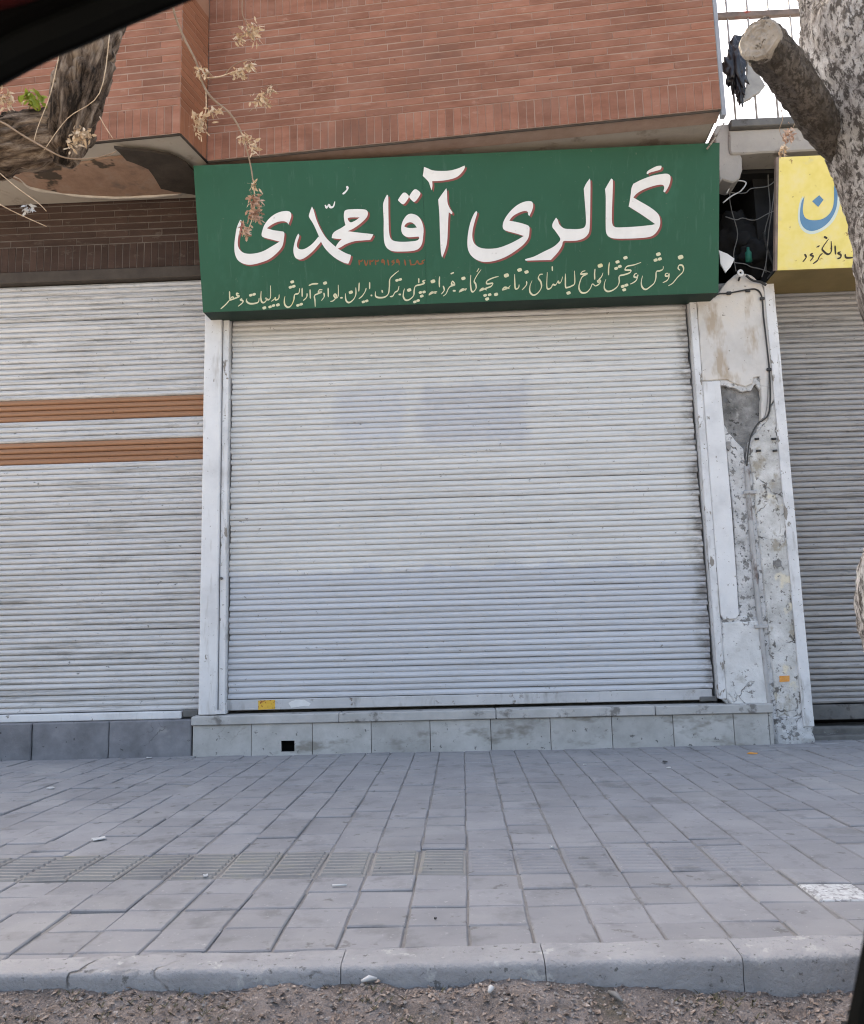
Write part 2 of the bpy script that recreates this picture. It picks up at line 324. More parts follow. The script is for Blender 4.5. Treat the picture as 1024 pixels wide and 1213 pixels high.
MAT['cable'] = gm('cable_black', [(.03, .03, .032), (.06, .06, .06)], 10, .6, .1, 40)
MAT['cable_grey'] = gm('cable_grey', [(.16, .16, .16), (.24, .235, .23)], 10, .7, .1, 40)
MAT['pipe'] = gm('conduit_painted', [(.34, .335, .335), (.48, .47, .47)], 6, .7, .4, 40, spots=((7, .55, .1, (.14, .11, .1), (1, 1, .6)),))
MAT['iron'] = gm('rail_iron', [(.34, .33, .33), (.42, .41, .40)], 10, .7, .2, 40)
MAT['iron_rust'] = gm('rusty_rail_iron', [(.14, .12, .11), (.26, .2, .18)], 9, .8, .4, 40, spots=((5, .58, .06, (.33, .07, .05), (1, 1, 1)),))
MAT['flash'] = gm('grey_flashing', [(.22, .24, .28), (.30, .32, .36)], 6, .6, .2, 30)
MAT['paper'] = gm('paper_scrap', [(.46, .46, .46), (.60, .59, .58)], 20, .9, 0)
MAT['orange'] = gm('orange_print', [(.66, .25, .05), (.72, .38, .12)], 60, .7, 0)
MAT['orange_sticker'] = gm('orange_sticker_print', [(.66, .38, .05), (.72, .46, .08)], 60, .6, 0, spots=((45, .58, .03, (.30, .08, .03), (1, 1, 1)),))
MAT['car_shade_black'] = gm('car_trim_shade_black', [(.0015, .0015, .0016), (.002, .002, .002)], 10, .8, 0, spec=.03)  # shade inside the car put into the near-black trim colour
MAT['car_red'] = gm('car_trim_dark_red', [(.022, .0015, .002), (.026, .002, .002)], 10, .7, 0, spec=.1)
MAT['rubber'] = gm('rubber_seal', [(.0022, .0026, .0026), (.003, .0034, .0034)], 10, .8, 0, spec=.05)
MAT['teal'] = gm('teal_plastic', [(.02, .15, .11), (.03, .2, .15)], 10, .5, 0)

def bark(name, stops, plates, furrow=False):
    m, nt, b = new(name, .9, .15)
    av = nt.nodes.new('ShaderNodeAttribute'); av.attribute_name = 'bark'; V = av.outputs['Vector']
    if furrow:
        n = nz(nt, 62, (1, 1, .16), 6, .75, .6, vec=V); n2 = nz(nt, 20, (1, 1, .35), 5, .7, .4, off=3, vec=V)
        h = math_(nt, 'ADD', n, math_(nt, 'MULTIPLY', n2, .8)); col = ramp(nt, math_(nt, 'MULTIPLY', h, .55), [(.42, stops[0]), (.5, stops[1]), (.58, stops[2])])
    else:
        n = nz(nt, 22, (1, 1, .7), 6, .75, .5, vec=V); n2 = nz(nt, 75, (1, 1, .6), 5, .75, .3, off=4, vec=V); n3 = nz(nt, 7, (1, 1, .8), 4, .6, off=8, vec=V)
        h = math_(nt, 'ADD', math_(nt, 'MULTIPLY', n, .7), n2)
        col = ramp(nt, math_(nt, 'ADD', math_(nt, 'MULTIPLY', n, .6), math_(nt, 'MULTIPLY', n3, .4)), [(.38, stops[0]), (.48, stops[1]), (.60, stops[2])])
        f = ramp(nt, n2, [(.48, g(0)), (.56, g(.9))]); col = mixc(nt, f, col, plates)
    finish(nt, b, col, 0, 1.0, h, .02); return m
MAT['bark_left'] = bark('bark_brown_furrowed', [(.022, .016, .012), (.14, .10, .075), (.33, .26, .205)], None, True)
MAT['bark_right'] = bark('bark_pale_plated', [(.16, .14, .13), (.46, .43, .415), (.72, .70, .69)], (.06, .05, .045))
MAT['bark_stub'] = bark('bark_stub_dark', [(.05, .042, .036), (.13, .11, .095), (.22, .19, .17)], (.06, .05, .042))

# ------------------------------------------------------------------ ground, verge, kerb, pavement
YF = 6.40                                      # front of the shop plinth
def kin(x): return 2.452+.045*x                # inner edge of the kerb
def kout(x): return 2.325+.028*x               # outer edge of the kerb
obj('ground', mesh([(-400, -400, -.22), (400, -400, -.22), (400, 400, -.22), (-400, 400, -.22)], [(0, 1, 2, 3)]), MAT['street_bounce'], kind='structure')
# earth verge in front of the kerb
def dirt_z(x, y):
    v = Vector((x, y, 0))
    t = max(0, min(1, (kout(x)-y)/.22))
    base = -.042 - .045*max(0, min(1, (x-.1)/.6)) - .04*t
    return base + .022*noise.noise(v*5) + .014*noise.noise(v*14) + .007*noise.noise(v*40)
vs, fs = [], []; NX, NY = 260, 90
for j in range(NY):
    for i in range(NX):
        x = -2.2+4.6*i/(NX-1); y = 1.35+1.05*j/(NY-1)+.045*x*0
        z = dirt_z(x, y)
        if j < 6: z -= (6-j)*.02
        vs.append((x, y, z))
for j in range(NY-1):
    for i in range(NX-1): a = j*NX+i; fs.append((a, a+1, a+NX+1, a+NX))
obj('dirt_verge', mesh(vs, fs, True), MAT['dirt'], kind='structure')
# kerb of cast stones
kerb = obj('kerb', mesh([(-3, kout(-3)+.03, -.2), (3.4, kout(3.4)+.03, -.2), (3.4, kin(3.4)-.03, -.02), (-3, kin(-3)-.03, -.02), (-3, kout(-3)+.03, -.02), (3.4, kout(3.4)+.03, -.02)],
    [(4, 5, 2, 3), (0, 1, 5, 4)]), MAT['joint'], kind='structure')
kx = [-3.0, -1.95, PZ(402, 1150).x, PZ(648, 1147).x, PZ(884, 1140).x, 1.75, 2.5, 3.4]
for i in range(len(kx)-1):
    a, b = kx[i]+.0012, kx[i+1]-.0012
    n = max(4, int((b-a)/.035)); vs, fs = [], []
    prof = [(0, -.22), (0, -.10), (0, -.05), (0, -.016), (.0015, -.006), (.007, .002), (.018, .005), (.06, .005), (.10, .005), (.13, .004), (.14, -.03)]
    for k in range(n+1):
        x = a+(b-a)*k/n; wd = (kin(x)+.012-kout(x))/.14
        endw = 1 if min(k, n-k) < 2 else 0
        for (py, pz) in prof:
            v = Vector((x, kout(x)+py*wd, pz)); d = noise.noise_vector(v*9)*.0035+noise.noise_vector(v*45)*.0022
            if endw and pz > -.12 and py < .03: d += Vector((0, .002+.016*abs(noise.noise(v*9)), -.010*abs(noise.noise(v*11))))
            if py < .02 and noise.noise(Vector((x*6, 3, 0))) > .35: d += Vector((0, .008, -.006))
            vs.append(v+d)
    q = len(prof)
    for k in range(n):
        for j in range(q-1): p = k*q+j; fs.append((p, p+q, p+q+1, p+1))
    fs.append(tuple(range(q))); fs.append(tuple(n*q+j for j in range(q))[::-1])
    km = mesh(vs, fs, True); km.set_sharp_from_angle(angle=R(60)); kid('kerb_stone', km, MAT['kerb'], kerb)

pav = obj('pavement', mesh([(-6, kin(-6)-.05, -.006), (6, kin(6)-.05, -.006), (6, 9.0, -.006), (-6, 9.0, -.006)], [(0, 1, 2, 3)]), MAT['joint'], kind='structure')
CWID, X0 = .1845, -.191
def slab_mesh(w_, d_, h_=.05, ch=.004, ribs=0, jx=0, jy=0, rh=.0075):
    bm = bmesh.new()
    a = [(-w_/2+random.uniform(-jx, jx), -d_/2+random.uniform(-jy, jy)), (w_/2+random.uniform(-jx, jx), -d_/2+random.uniform(-jy, jy)), (w_/2+random.uniform(-jx, jx), d_/2+random.uniform(-jy, jy)), (-w_/2+random.uniform(-jx, jx), d_/2+random.uniform(-jy, jy))]
    lo = [bm.verts.new((x, y, -h_)) for x, y in a]; md = [bm.verts.new((x, y, -ch)) for x, y in a]
    tp = [bm.verts.new((x-math.copysign(ch, x), y-math.copysign(ch, y), 0)) for x, y in a]
    for i in range(4):
        j = (i+1) % 4; bm.faces.new((lo[i], lo[j], md[j], md[i])); bm.faces.new((md[i], md[j], tp[j], tp[i]))
    bm.faces.new(tp)
    for k in range(ribs):
        y = -d_/2+(k+.5)*d_/ribs; rw = d_/ribs*.30
        b0 = [bm.verts.new(p) for p in ((-w_/2+.012, y-rw, .0002), (w_/2-.012, y-rw, .0002), (w_/2-.012, y+rw, .0002), (-w_/2+.012, y+rw, .0002))]
        t0 = [bm.verts.new(p) for p in ((-w_/2+.016, y-rw*.6, rh), (w_/2-.016, y-rw*.6, rh), (w_/2-.016, y+rw*.6, rh), (-w_/2+.016, y+rw*.6, rh))]
        for i in range(4): j = (i+1) % 4; bm.faces.new((b0[i], b0[j], t0[j], t0[i]))
        bm.faces.new(t0)
    return fromb(bm)
PD = .1785
pv = [slab_mesh(CWID-.007, PD-.0065, jx=.0022, jy=.0015) for _ in range(5)]
pv2 = [slab_mesh(CWID-.007, PD*2-.0065, jx=.0022, jy=.0015) for _ in range(3)]
tac = [slab_mesh(CWID-.007, .333, ribs=8, jx=.001, jy=.001) for _ in range(3)]
tacg = [slab_mesh(CWID-.007, .332, ribs=8, jx=.001, jy=.001, rh=.0035) for t_ in tac]
for t_ in tac: t_.materials.append(MAT['tactile'])
spots = []
TY0, TY1 = 3.165, 3.503
for c in range(-22, 24):
    xc = X0+CWID*(c+.5)
    y = TY0
    rnd = random.Random(c*31+5)
    k = 0
    while y > kin(xc)+.02:                       # rows between the kerb and the tactile strip
        d = min(PD, y-kin(xc)+.006)
        if d > PD-.002: spots.append((xc, y-PD/2, 'p', rnd.random()))
        else: spots.append((xc, y-d/2, ('s', d), rnd.random()))
        y -= d
    tactile = xc < 1.05
    spots.append((xc, (TY0+TY1)/2, 't' if (tactile or rnd.random() < .0) else 'p2', rnd.random()))
    y = TY1 + (0 if c % 3 else .03)
    y0 = y; st = rnd.choice((0, 0, .33, .5, .6))*PD
    if st: y -= 0
    first = True
    while y < (6.44 if -2.3 < xc < 2.4 else 6.9):
        d = PD
        if first and st: d = PD-st; first = False
        else: first = False
        if rnd.random() < .22 and d == PD: spots.append((xc, y+PD, 'p2', rnd.random())); y += 2*PD
        elif d == PD: spots.append((xc, y+PD/2, 'p', rnd.random())); y += PD
        else: spots.append((xc, y+d/2, ('s', d), rnd.random())); y += d
vis = []
for (x, y, k, rr) in spots:
    q = Vector((x, y, 0))-CP; z = q.dot(FW); px = 512+FPX*q.dot(RT)/z; py = 606.5-FPX*q.dot(UP)/z
    inside = -70 < px < 1094
    vis.append((z if inside else z+100, x, y, k, rr))
vis.sort(key=lambda t: t[0])
whiteX = PZ(985, 1048)
far_bm = bmesh.new(); count = 0; slabcache = {}
for z, x, y, k, rr in vis:
    if isinstance(k, tuple):
        key = round(k[1], 4)
        if key not in slabcache: slabcache[key] = slab_mesh(CWID-.007, key-.0065)
        me = slabcache[key]
    else: me = {'p': pv, 'p2': pv2, 't': tac}[k][int(rr*97) % (3 if k != 'p' else 5)]
    dz = .004*noise.noise(Vector((x*3, y*3, 1)))+random.uniform(-.0028, .0028)
    rot = (random.uniform(-.017, .017), random.uniform(-.017, .017), random.uniform(-.016, .016))
    if count < 300 and z < 100:
        m = MAT['tactile'] if (k == 't' and x < .05) else MAT['paver']
        if k == 't' and x > .05 and me.materials and me.materials[0] != m: me = tacg[int(rr*97) % 3]
        lab = None
        if abs(x-whiteX.x) < CWID/2 and abs(y-whiteX.y) < PD/2:
            me = me.copy(); me.materials.clear(); m = MAT['white_paver']; lab = 'white paint-splashed paver at the right edge'
        o = obj('tactile_paver' if k == 't' else 'paver', me, m, pav, lab)
        o.location = (x+random.uniform(-.0028, .0028), y+random.uniform(-.002, .002), dz); o.rotation_euler = rot; count += 1
    else:
        mm = Matrix.Translation((x, y, dz)) @ Matrix.Rotation(rot[0], 4, 'X') @ Matrix.Rotation(rot[1], 4, 'Y') @ Matrix.Rotation(rot[2], 4, 'Z')
        n0 = len(far_bm.verts); far_bm.from_mesh(me); far_bm.verts.ensure_lookup_table()
        for v in far_bm.verts[n0:]: v.co = mm @ v.co
        far_bm.verts.ensure_lookup_table()
me = bpy.data.meshes.new('m'); far_bm.to_mesh(me); far_bm.free(); me.materials.clear()
kid('far_pavers', me, MAT['paver'], pav, kind='stuff')

# ------------------------------------------------------------------ the two brick bays
def brick_mesh(l, h, d=.05, ch=.0025):
    bm = bmesh.new(); j = lambda: random.uniform(-.0012, .0012)
    a = [(-l/2+j(), -h/2+j()), (l/2+j(), -h/2+j()), (l/2+j(), h/2+j()), (-l/2+j(), h/2+j())]
    bk = [bm.verts.new((x, d, z)) for x, z in a]; md = [bm.verts.new((x, ch, z)) for x, z in a]
    ft = [bm.verts.new((x-math.copysign(ch, x), 0, z-math.copysign(ch, z))) for x, z in a]
    for i in range(4):
        q = (i+1) % 4; bm.faces.new((bk[i], bk[q], md[q], md[i])); bm.faces.new((md[i], md[q], ft[q], ft[i]))
    bm.faces.new(ft)
    return fromb(bm)
_bc = {}
def bmesh_for(l, h):
    k = (round(l, 3), round(h, 3))
    if k not in _bc: _bc[k] = [brick_mesh(*k) for _ in range(3)]
    return random.choice(_bc[k])
CRS, BL, SW_, SH = .0605, .285, .0615, .228
def brick_wall(name, parent, A, B, z0, courses, mats, top, thick=.18, soldier=True, soldier_top=False, label=None):
    A, B = Vector(A), Vector(B); L = (B-A).length; ang = math.atan2(B.y-A.y, B.x-A.x)
    wl_ = obj(name, box(0, L, .003, thick, 0, top-z0), mats[0], parent, label)
    wl_.location = Vector((A.x, A.y, z0))-parent.location; wl_.rotation_euler = (0, 0, ang)
    def put(x, z, l, h):
        o = obj('brick', bmesh_for(l, h), None, wl_)
        if not o.data.materials: o.data.materials.append(mats[1])
        o.material_slots[0].link = 'OBJECT'; o.material_slots[0].material = mats[1]
        o.location = (x, random.uniform(-.0015, .0015), z); o.rotation_euler = (random.uniform(-.006, .006), random.uniform(-.003, .003), random.uniform(-.006, .006))
    def soldiers(z):
        n = round(L/SW_); s = L/n
        for i in range(n): put((i+.5)*s, z+SH/2, s-.005, SH-.007)
    z = 0.0
    if soldier: soldiers(0); z = SH
    for c in range(courses):
        off = (0 if c % 2 else -BL/2)+ (c*37 % 5)*.012-BL
        x = off
        while x < L-.001:
            a, b = max(0, x), min(L, x+BL)
            if b <= .001: x += BL; continue
            if L-b < .07: b = L
            if a == 0 and b < .07: b += BL; x += BL
            x = b if b < L else L
            put((a+b)/2, z+CRS/2, b-a-.0035, CRS-.0085)
        z += CRS
    if soldier_top: soldiers(z)
    return wl_
ZB = 4.61
bayR = P(855, 128, 5.6); ZB = bayR.z; bayL = PZ(245, 190, ZB)
lbR = PZ(213, 157, ZB); lbdir = (PZ(60, 172, ZB)-lbR).normalized(); lbL = lbR+lbdir*2.6
bay = thing('brick_bay', 'long overhanging red brick upper bay above the green sign', 'building', (0, 6.6, ZB))
# courses seen by the photo only; the plain mortar wall goes on above
nC = 16
mw = brick_wall('brick_wall', bay, (bayL.x, bayL.y, 0), (bayR.x, bayR.y, 0), ZB, nC, (MAT['mortar'], MAT['brick']), ZB+3.2, soldier_top=False)
# upper soldier band, left end only in view
L_ = (bayR-bayL).length; z_ = SH+nC*CRS
for i in range(28):
    o = obj('brick', bmesh_for(SW_-.005, SH-.007), None, mw); 
    if not o.data.materials: o.data.materials.append(MAT['brick'])
    o.location = ((i+.5)*SW_, 0, z_+SH/2)
kid('soffit', prism([Vector((bayL.x-.02, 0, 0)), ], 1) if False else mesh([(bayL.x-.05, bayL.y+.02, ZB+.006), (bayR.x-.01, bayR.y+.012, ZB+.006), (bayR.x+.04, 6.9, ZB+.006), (bayL.x-.05, 6.9, ZB+.006)], [(0, 1, 2, 3)]), MAT['soffit'], bay)
kid('drip_edge', box(-.001, .001, 0, .001, 0, .001) if False else tube([bayL+Vector((0, .02, -.004)), bayR+Vector((-.01, .02, -.004))], .009, 6), MAT['lintel'], bay)
# side return of the bay on the right with its grey flashing
kid('side_wall', mesh([(bayR.x, bayR.y+.02, ZB), (bayR.x+.03, 6.9, ZB), (bayR.x+.03, 6.9, ZB+3.2), (bayR.x, bayR.y+.02, ZB+3.2)], [(0, 1, 2, 3)]), MAT['mortar'], bay)
kid('flashing', box(bayR.x+.002, bayR.x+.035, bayR.y+.005, bayR.y+.06, ZB-.05, ZB+3.0, .004), MAT['flash'], bay)
kid('wall_behind_sign', box(-2.08, 2.06, 6.66, 6.9, 3.45, ZB-.002), MAT['concrete_pale'], bay)

kid('building_mass', box(-6.5, 2.03, 6.93, 10, 0, ZB+3.2), MAT['concrete_pale'], bay)
kid('upper_floor', box(-4.6, 1.95, 6.1, 6.92, ZB+.05, ZB+3.2), MAT['concrete_pale'], bay)
lbay = thing('brick_bay', 'red brick bay at the upper left stepping out behind the dark tree limb', 'building', (-2.6, 6.6, ZB))
brick_wall('brick_wall', lbay, (lbL.x, lbL.y, 0), (lbR.x, lbR.y, 0), ZB, 17, (MAT['mortar'], MAT['brick']), ZB+3.2)
brick_wall('return_wall', lbay, (lbR.x, lbR.y, 0), (bayL.x+.0, bayL.y, 0), ZB, 17, (MAT['return_mortar'], MAT['return_paint']), ZB+3.2, thick=.12, label='ochre brick side return')
sfy = 6.47
front = [Vector((lbL.x, lbL.y+.015, ZB)), Vector((lbR.x-.01, lbR.y+.015, ZB)), Vector((bayL.x-.03, bayL.y, ZB)), Vector((-1.95, 6.1, ZB))]
def hplate(pts, th, jag=0.0):
    out = []
    for i, a in enumerate(pts):
        b = pts[(i+1) % len(pts)]; n = max(1, int((b-a).length/.05))
        for k in range(n):
            p = a.lerp(b, k/n); out.append(p+Vector((noise.noise(p*9), noise.noise(p*9+Vector((5, 5, 5)))+.5*noise.noise(p*31), 0))*jag)
    n = len(out); V = [v for v in out]+[v+Vector((0, 0, th)) for v in out]
    F = [tuple(t) for t in tessellate_polygon([out])]+[(i, (i+1) % n, n+(i+1) % n, n+i) for i in range(n)]
    return mesh(V, F)
kid('soffit_slab', hplate([Vector((-4.7, lbL.y+.02, ZB-.004)), Vector((lbR.x-.004, lbR.y+.02, ZB-.004)), Vector((bayL.x-.012, bayL.y+.01, ZB-.004)), Vector((-1.95, 6.5, ZB-.004)), Vector((-4.7, 6.5, ZB-.004))], .003), MAT['soffit'], lbay)
e0 = [PZ(x, y, ZB-.03) for x, y in ((-160, 190), (0, 204), (35, 221), (75, 229), (130, 233), (170, 232), (215, 229))]
f0 = [PZ(x, y, ZB-.03) for x, y in ((205, 205), (185, 192), (150, 186), (120, 190), (85, 196), (40, 203), (0, 190), (-160, 176))]
kid('stained_glow_plaster', hplate(e0+f0, .022, .012), MAT['soffit_brown'], lbay, 'stained soffit plaster with warm bounced light in its brown')
kid('broken_edge', tube(spline([p+Vector((0, .01, .006)) for p in e0], 5), lerp_list([.012, .014, .009, .02, .012, .022, .016, .02, .01], 31), 6, disp=lambda p, a, u, r: .006*noise.noise(p*30)), MAT['soffit_edge'], lbay)
kid('broken_board', hplate([PZ(x, y, ZB-.05) for x, y in ((135, 176), (165, 178), (200, 183), (222, 195), (238, 214), (236, 232), (190, 224), (176, 200), (150, 190))], .02, .015), MAT['board_dark'], lbay, 'dark broken soffit board')
for A__, B__ in ((lbL, lbR), (lbR, bayL)): kid('drip_edge', tube([A__+Vector((0, .015, -.006)), B__+Vector((0, .015, -.006))], .009, 6), MAT['board_dark'], lbay)
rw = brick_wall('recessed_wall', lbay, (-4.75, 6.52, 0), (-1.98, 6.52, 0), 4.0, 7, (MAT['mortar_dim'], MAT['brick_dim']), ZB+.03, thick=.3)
kid('lintel', box(-4.75, -1.98, 6.50, 6.9, 3.90, 3.997, .006), MAT['lintel'], lbay)

# ------------------------------------------------------------------ roller shutters
def slat_meshes(L, pitch, depth, nvar=4):
    prof = [(0, 1.0), (.045, .85), (.06, -.40), (.18, -.78), (.45, -.95), (.52, -.92), (.60, -.45), (.66, -.38), (.885, -.30), (.905, .85), (1.0, 1.0)]
    out = []
    for v in range(nvar):
        vs, fs = [], []; nx = 14
        for i in range(nx+1):
            x = L*i/nx
            sag = .0022*noise.noise(Vector((x*1.5, v*7.7, 0))); bul = .003*noise.noise(Vector((x*1.1, v*3.3, 5)))
            for (pz, py) in prof: vs.append((x, py*depth+bul, pz*pitch+sag))
        q = len(prof)
        for i in range(nx):
            for j in range(q-1): a = i*q+j; fs.append((a, a+q, a+q+1, a+1))
        out.append(mesh(vs, fs, True))
    return out
def shutter(label, x0, x1, Y, z0, z1, pitch, depth, mat, alt=None):
    t = thing('roller_shutter', label, 'shutter', ((x0+x1)/2, Y, z0), 'roller shutters along the shop fronts')
    ms = slat_meshes(x1-x0, pitch, depth); n = int((z1-z0)/pitch)
    for i in range(n):
        o = obj('slat', ms[random.randrange(4)], None, t)
        if not o.data.materials: o.data.materials.append(mat)
        z = z0+i*pitch
        o.material_slots[0].link = 'OBJECT'; o.material_slots[0].material = alt(z) if alt else mat
        o.location = Vector((x0+random.uniform(-.007, .007), Y+random.uniform(-.0015, .0015), z))-t.location; o.rotation_euler = (random.gauss(0, .03) if random.random() > .08 else random.choice((-.11, .1)), random.uniform(-.0005, .0005), 0)
    kid('backing', box(x0, x1, Y+depth*1.4+.012, Y+depth*1.4+.02, z0-.02, z1), MAT['void_shade'], t)
    return t
SY = 6.55
s = shutter('wide off-white roller shutter under the green sign', -1.838, 1.915, SY, .408, 3.68, .0456, .0105, MAT['slat'])
kid('bottom_rail', box(-1.852, 1.90, SY-.022, SY+.02, .325, .405, .005), MAT['rail_paint'], s)
kid('guide_rail', box(-1.896, -1.846, 6.475, 6.62, .305, 3.6, .004), MAT['trim_white'], s)
kid('guide_rail', box(1.93, 1.985, 6.462, 6.62, .335, 3.6, .004), MAT['trim_white'], s)
kid('sticker', prism([P(x, y, SY-.0235) for x, y in ((306, 830), (326, 829), (326, 840), (306, 841))], .001), MAT['orange_sticker'], s, 'torn orange sticker')
kid('sticker', prism([P(x, y, SY-.0235) for x, y in ((342, 833), (350, 829), (360, 829), (368, 833), (366, 837), (345, 838))], .001, jag=.004, step=.01), MAT['white_plastic'], s, 'torn white sticker remnant')
kid('lock_bracket', box(1.80, 1.93, SY-.035, SY+.0, .315, .35, .006, cuts=2, rough=.004, rs=20), MAT['rail_dark'], s)
# latch shoe at the lower left of the guide
bm = bmesh.new()
addbox(bm, -1.93, -1.83, 6.44, 6.50, .308, .335); addbox(bm, -1.93, -1.915, 6.44, 6.50, .3352, .37); addbox(bm, -1.855, -1.832, 6.44, 6.49, .3352, .39)
kid('latch_shoe', fromb(bm), MAT['trim_white'], s)
def band(z): return MAT['slat_brown'] if (2.70 < z < 2.88 or 2.335 < z < 2.51) else MAT['slat_left']
s = shutter('pale roller shutter with two brown bands beside the white column', -4.75, -2.05, 6.56, .335, 3.90, .0456, .0145, MAT['slat_left'], band)
kid('bottom_rail', box(-4.75, -2.19, 6.49, 6.58, .275, .332, .006), MAT['column'], s)
kid('lock_bracket', box(-2.185, -2.06, 6.50, 6.58, .285, .34, .008, cuts=2, rough=.006, rs=18), MAT['rail_dark'], s)
s = shutter('grimy grey roller shutter below the yellow sign', 2.60, 4.6, 6.76, .255, 3.72, .0455, .018, MAT['slat_right'])
kid('bottom_rail', box(2.66, 4.6, 6.72, 6.78, .135, .25, .006), MAT['rail_dark'], s)
kid('guide_rail', box(2.622, 2.665, 6.62, 6.74, .05, 3.7, .004), MAT['rail_dark'], s)

# ------------------------------------------------------------------ plinths and step
pl = thing('stone_plinth', 'pale stone-tiled plinth with a ledge under the wide shutter', 'plinth', (.1, YF, 0))
kid('core', box(-2.06, 2.28, 6.56, 6.9, -.05, .228), MAT['void_shade'], pl)
tj = [P(x, 875, YF).x for x in (228, 298, 370, 440, 510, 582, 653, 726, 799, 871)]+[2.262]
hx0, hx1 = P(333, 885, YF).x, P(349, 885, YF).x
for i in range(len(tj)-1):
    a, b = tj[i]+.002, tj[i+1]-.002; yy = YF+random.uniform(0, .004); zt = .229
    if a < hx0 < b:
        bm = bmesh.new(); addbox(bm, a, hx0, yy, yy+.03, -.02, zt); addbox(bm, hx1, b, yy, yy+.03, -.02, zt); addbox(bm, hx0, hx1, yy, yy+.03, .104, zt); addbox(bm, hx0, hx1, yy, yy+.03, -.02, .022)
        bmesh.ops.remove_doubles(bm, verts=bm.verts, dist=.00001); kid('stone_tile', fromb(bm), MAT['stone'], pl, 'stone tile with a square drain hole')
    else: kid('stone_tile', box(a, b, yy, yy+.03, -.02, zt, .0025), MAT['stone'], pl)
kid('end_tile', box(2.264, 2.292, YF+.004, 6.6, -.02, .229, .003), MAT['stone'], pl)
lj = [-2.078]+[P(x, 853, YF).x for x in (402, 588, 777)]+[2.298]
for i in range(len(lj)-1): kid('ledge_slab', box(lj[i]+.002, lj[i+1]-.002, YF-.018+random.uniform(-.003, .003), 6.64, .232, .300+random.uniform(-.002, .002), .006, cuts=3, rough=.002, rs=14), MAT['stone_ledge'], pl)
lp = thing('stone_plinth', 'dark grey stone plinth under the shutter with brown bands', 'plinth', (-3.2, YF, 0))
kid('core', box(-4.75, -2.09, 6.46, 6.9, -.05, .26), MAT['void_shade'], lp)
tj = [-4.75, -4.2]+[P(x, 878, YF+.01).x for x in (37, 128)]+[-2.082]
for i in range(len(tj)-1): kid('stone_block', box(tj[i]+.003, tj[i+1]-.003, YF+.012+random.uniform(-.006, .006), 6.62, -.03, .272+random.uniform(-.004, .003), .006, cuts=3, rough=.003, rs=10), MAT['stone_dark'], lp)
st = thing('door_step', 'dirty low concrete step in front of the grimy grey shutter', 'step', (3.4, 6.6, 0))
kid('step_slab', box(2.68, 4.6, 6.70, 7.0, -.03, .085, .015, cuts=4, rough=.008, rs=9), MAT['grey_grime'], st)
kid('step_slab', box(2.62, 4.6, 6.58, 6.72, -.03, .035, .012, cuts=4, rough=.008, rs=9), MAT['grey_grime'], st)

# ------------------------------------------------------------------ white column between the shutters
co = thing('column', 'slim white painted column between two shutters', 'column', (-1.97, 6.5, .3))
kid('shaft', box(-2.045, -1.902, 6.45, 6.75, .302, 3.9, .012, 3, cuts=4, rough=.0022, rs=5), MAT['column'], co)
kid('bolt', tube([P(262, 685, 6.452)+Vector((0, .01, 0)), P(262, 685, 6.44)], .012, 8), MAT['rail_dark'], co)

# ------------------------------------------------------------------ crumbling pier on the right
def poly(pts, Y): return [P(x, y, Y) for x, y in pts]
pi = thing('plaster_pier', 'crumbling white plaster pier beside the grimy grey shutter', 'pillar', (2.3, 6.5, 0))
kid('core', box(1.995, 2.60, 6.50, 6.9, -.03, 3.66, .01, cuts=5, rough=.012, rs=8), MAT['concrete'], pi)
kid('upper_plaster', prism(poly([(826, 345), (829, 400), (833, 451), (853, 450), (862, 449), (868, 453), (878, 456), (884, 458), (891, 454), (893, 447), (900, 446), (903, 470), (902, 497), (908, 497), (913, 480), (921, 470), (916, 420), (910, 360), (903, 336), (890, 325), (874, 323), (862, 333), (850, 348), (838, 355)], 6.455), .06, .006, .009), MAT['plaster_cream'], pi, 'cream stained plaster sheet at the top')
kid('panel_strip', prism(poly([(832.5, 452), (853.5, 451), (860, 520), (867, 600), (872, 670), (876, 728), (872, 733), (858, 734), (854.5, 728), (849, 660), (842, 570), (836, 490)], 6.452), .05, .005, .0012), MAT['column'], pi, 'smooth white panel strip')
kid('rough_plaster', prism(poly([(857, 500), (864, 512), (872, 522), (881, 532), (884, 552), (888, 600), (895, 680), (901, 733), (877, 734), (873, 680), (869, 610), (863, 550)], 6.474), .04, .006, .006), MAT['plaster_rough'], pi)
kid('lower_plaster', prism(poly([(856, 738), (877, 736), (899, 735), (902, 760), (907, 800), (910, 836), (886, 838), (870, 838), (862, 828), (858, 780)], 6.456), .06, .008, .008), MAT['plaster'], pi)
kid('right_plaster', prism(poly([(921, 472), (913, 482), (909, 499), (900, 508), (893, 516), (889, 530), (887.5, 548), (892, 560), (897, 620), (905, 690), (912, 760), (918, 820), (922, 850), (930, 846), (938, 852), (950, 846), (953, 838), (946, 780), (938, 690), (931, 600), (926, 530)], 6.458), .06, .008, .011), MAT['plaster_stain'], pi, 'stained flaking plaster sheet at the right')
kid('foot_rubble', box(2.32, 2.61, 6.455, 6.6, -.03, .20, .02, cuts=5, rough=.022, rs=11), MAT['plaster_rough'], pi, 'broken pale concrete foot')
kid('frame_strip', box(2.532, 2.612, 6.444, 6.62, .12, 3.62, .006, 2, cuts=5, rough=.003, rs=6), MAT['trim_white'], pi)
def undercoat(pts, Y, k): 
    q = poly(pts, Y); c_ = sum(q, Vector())/len(q); return prism([c_+(p-c_)*k for p in q], .03, .004, .014, .018)
kid('undercoat', undercoat([(832, 400), (833, 455), (860, 456), (880, 464), (890, 462), (896, 455), (905, 470), (904, 500), (912, 480), (912, 400)], 6.468, 1.0), MAT['plaster_rough'], pi)
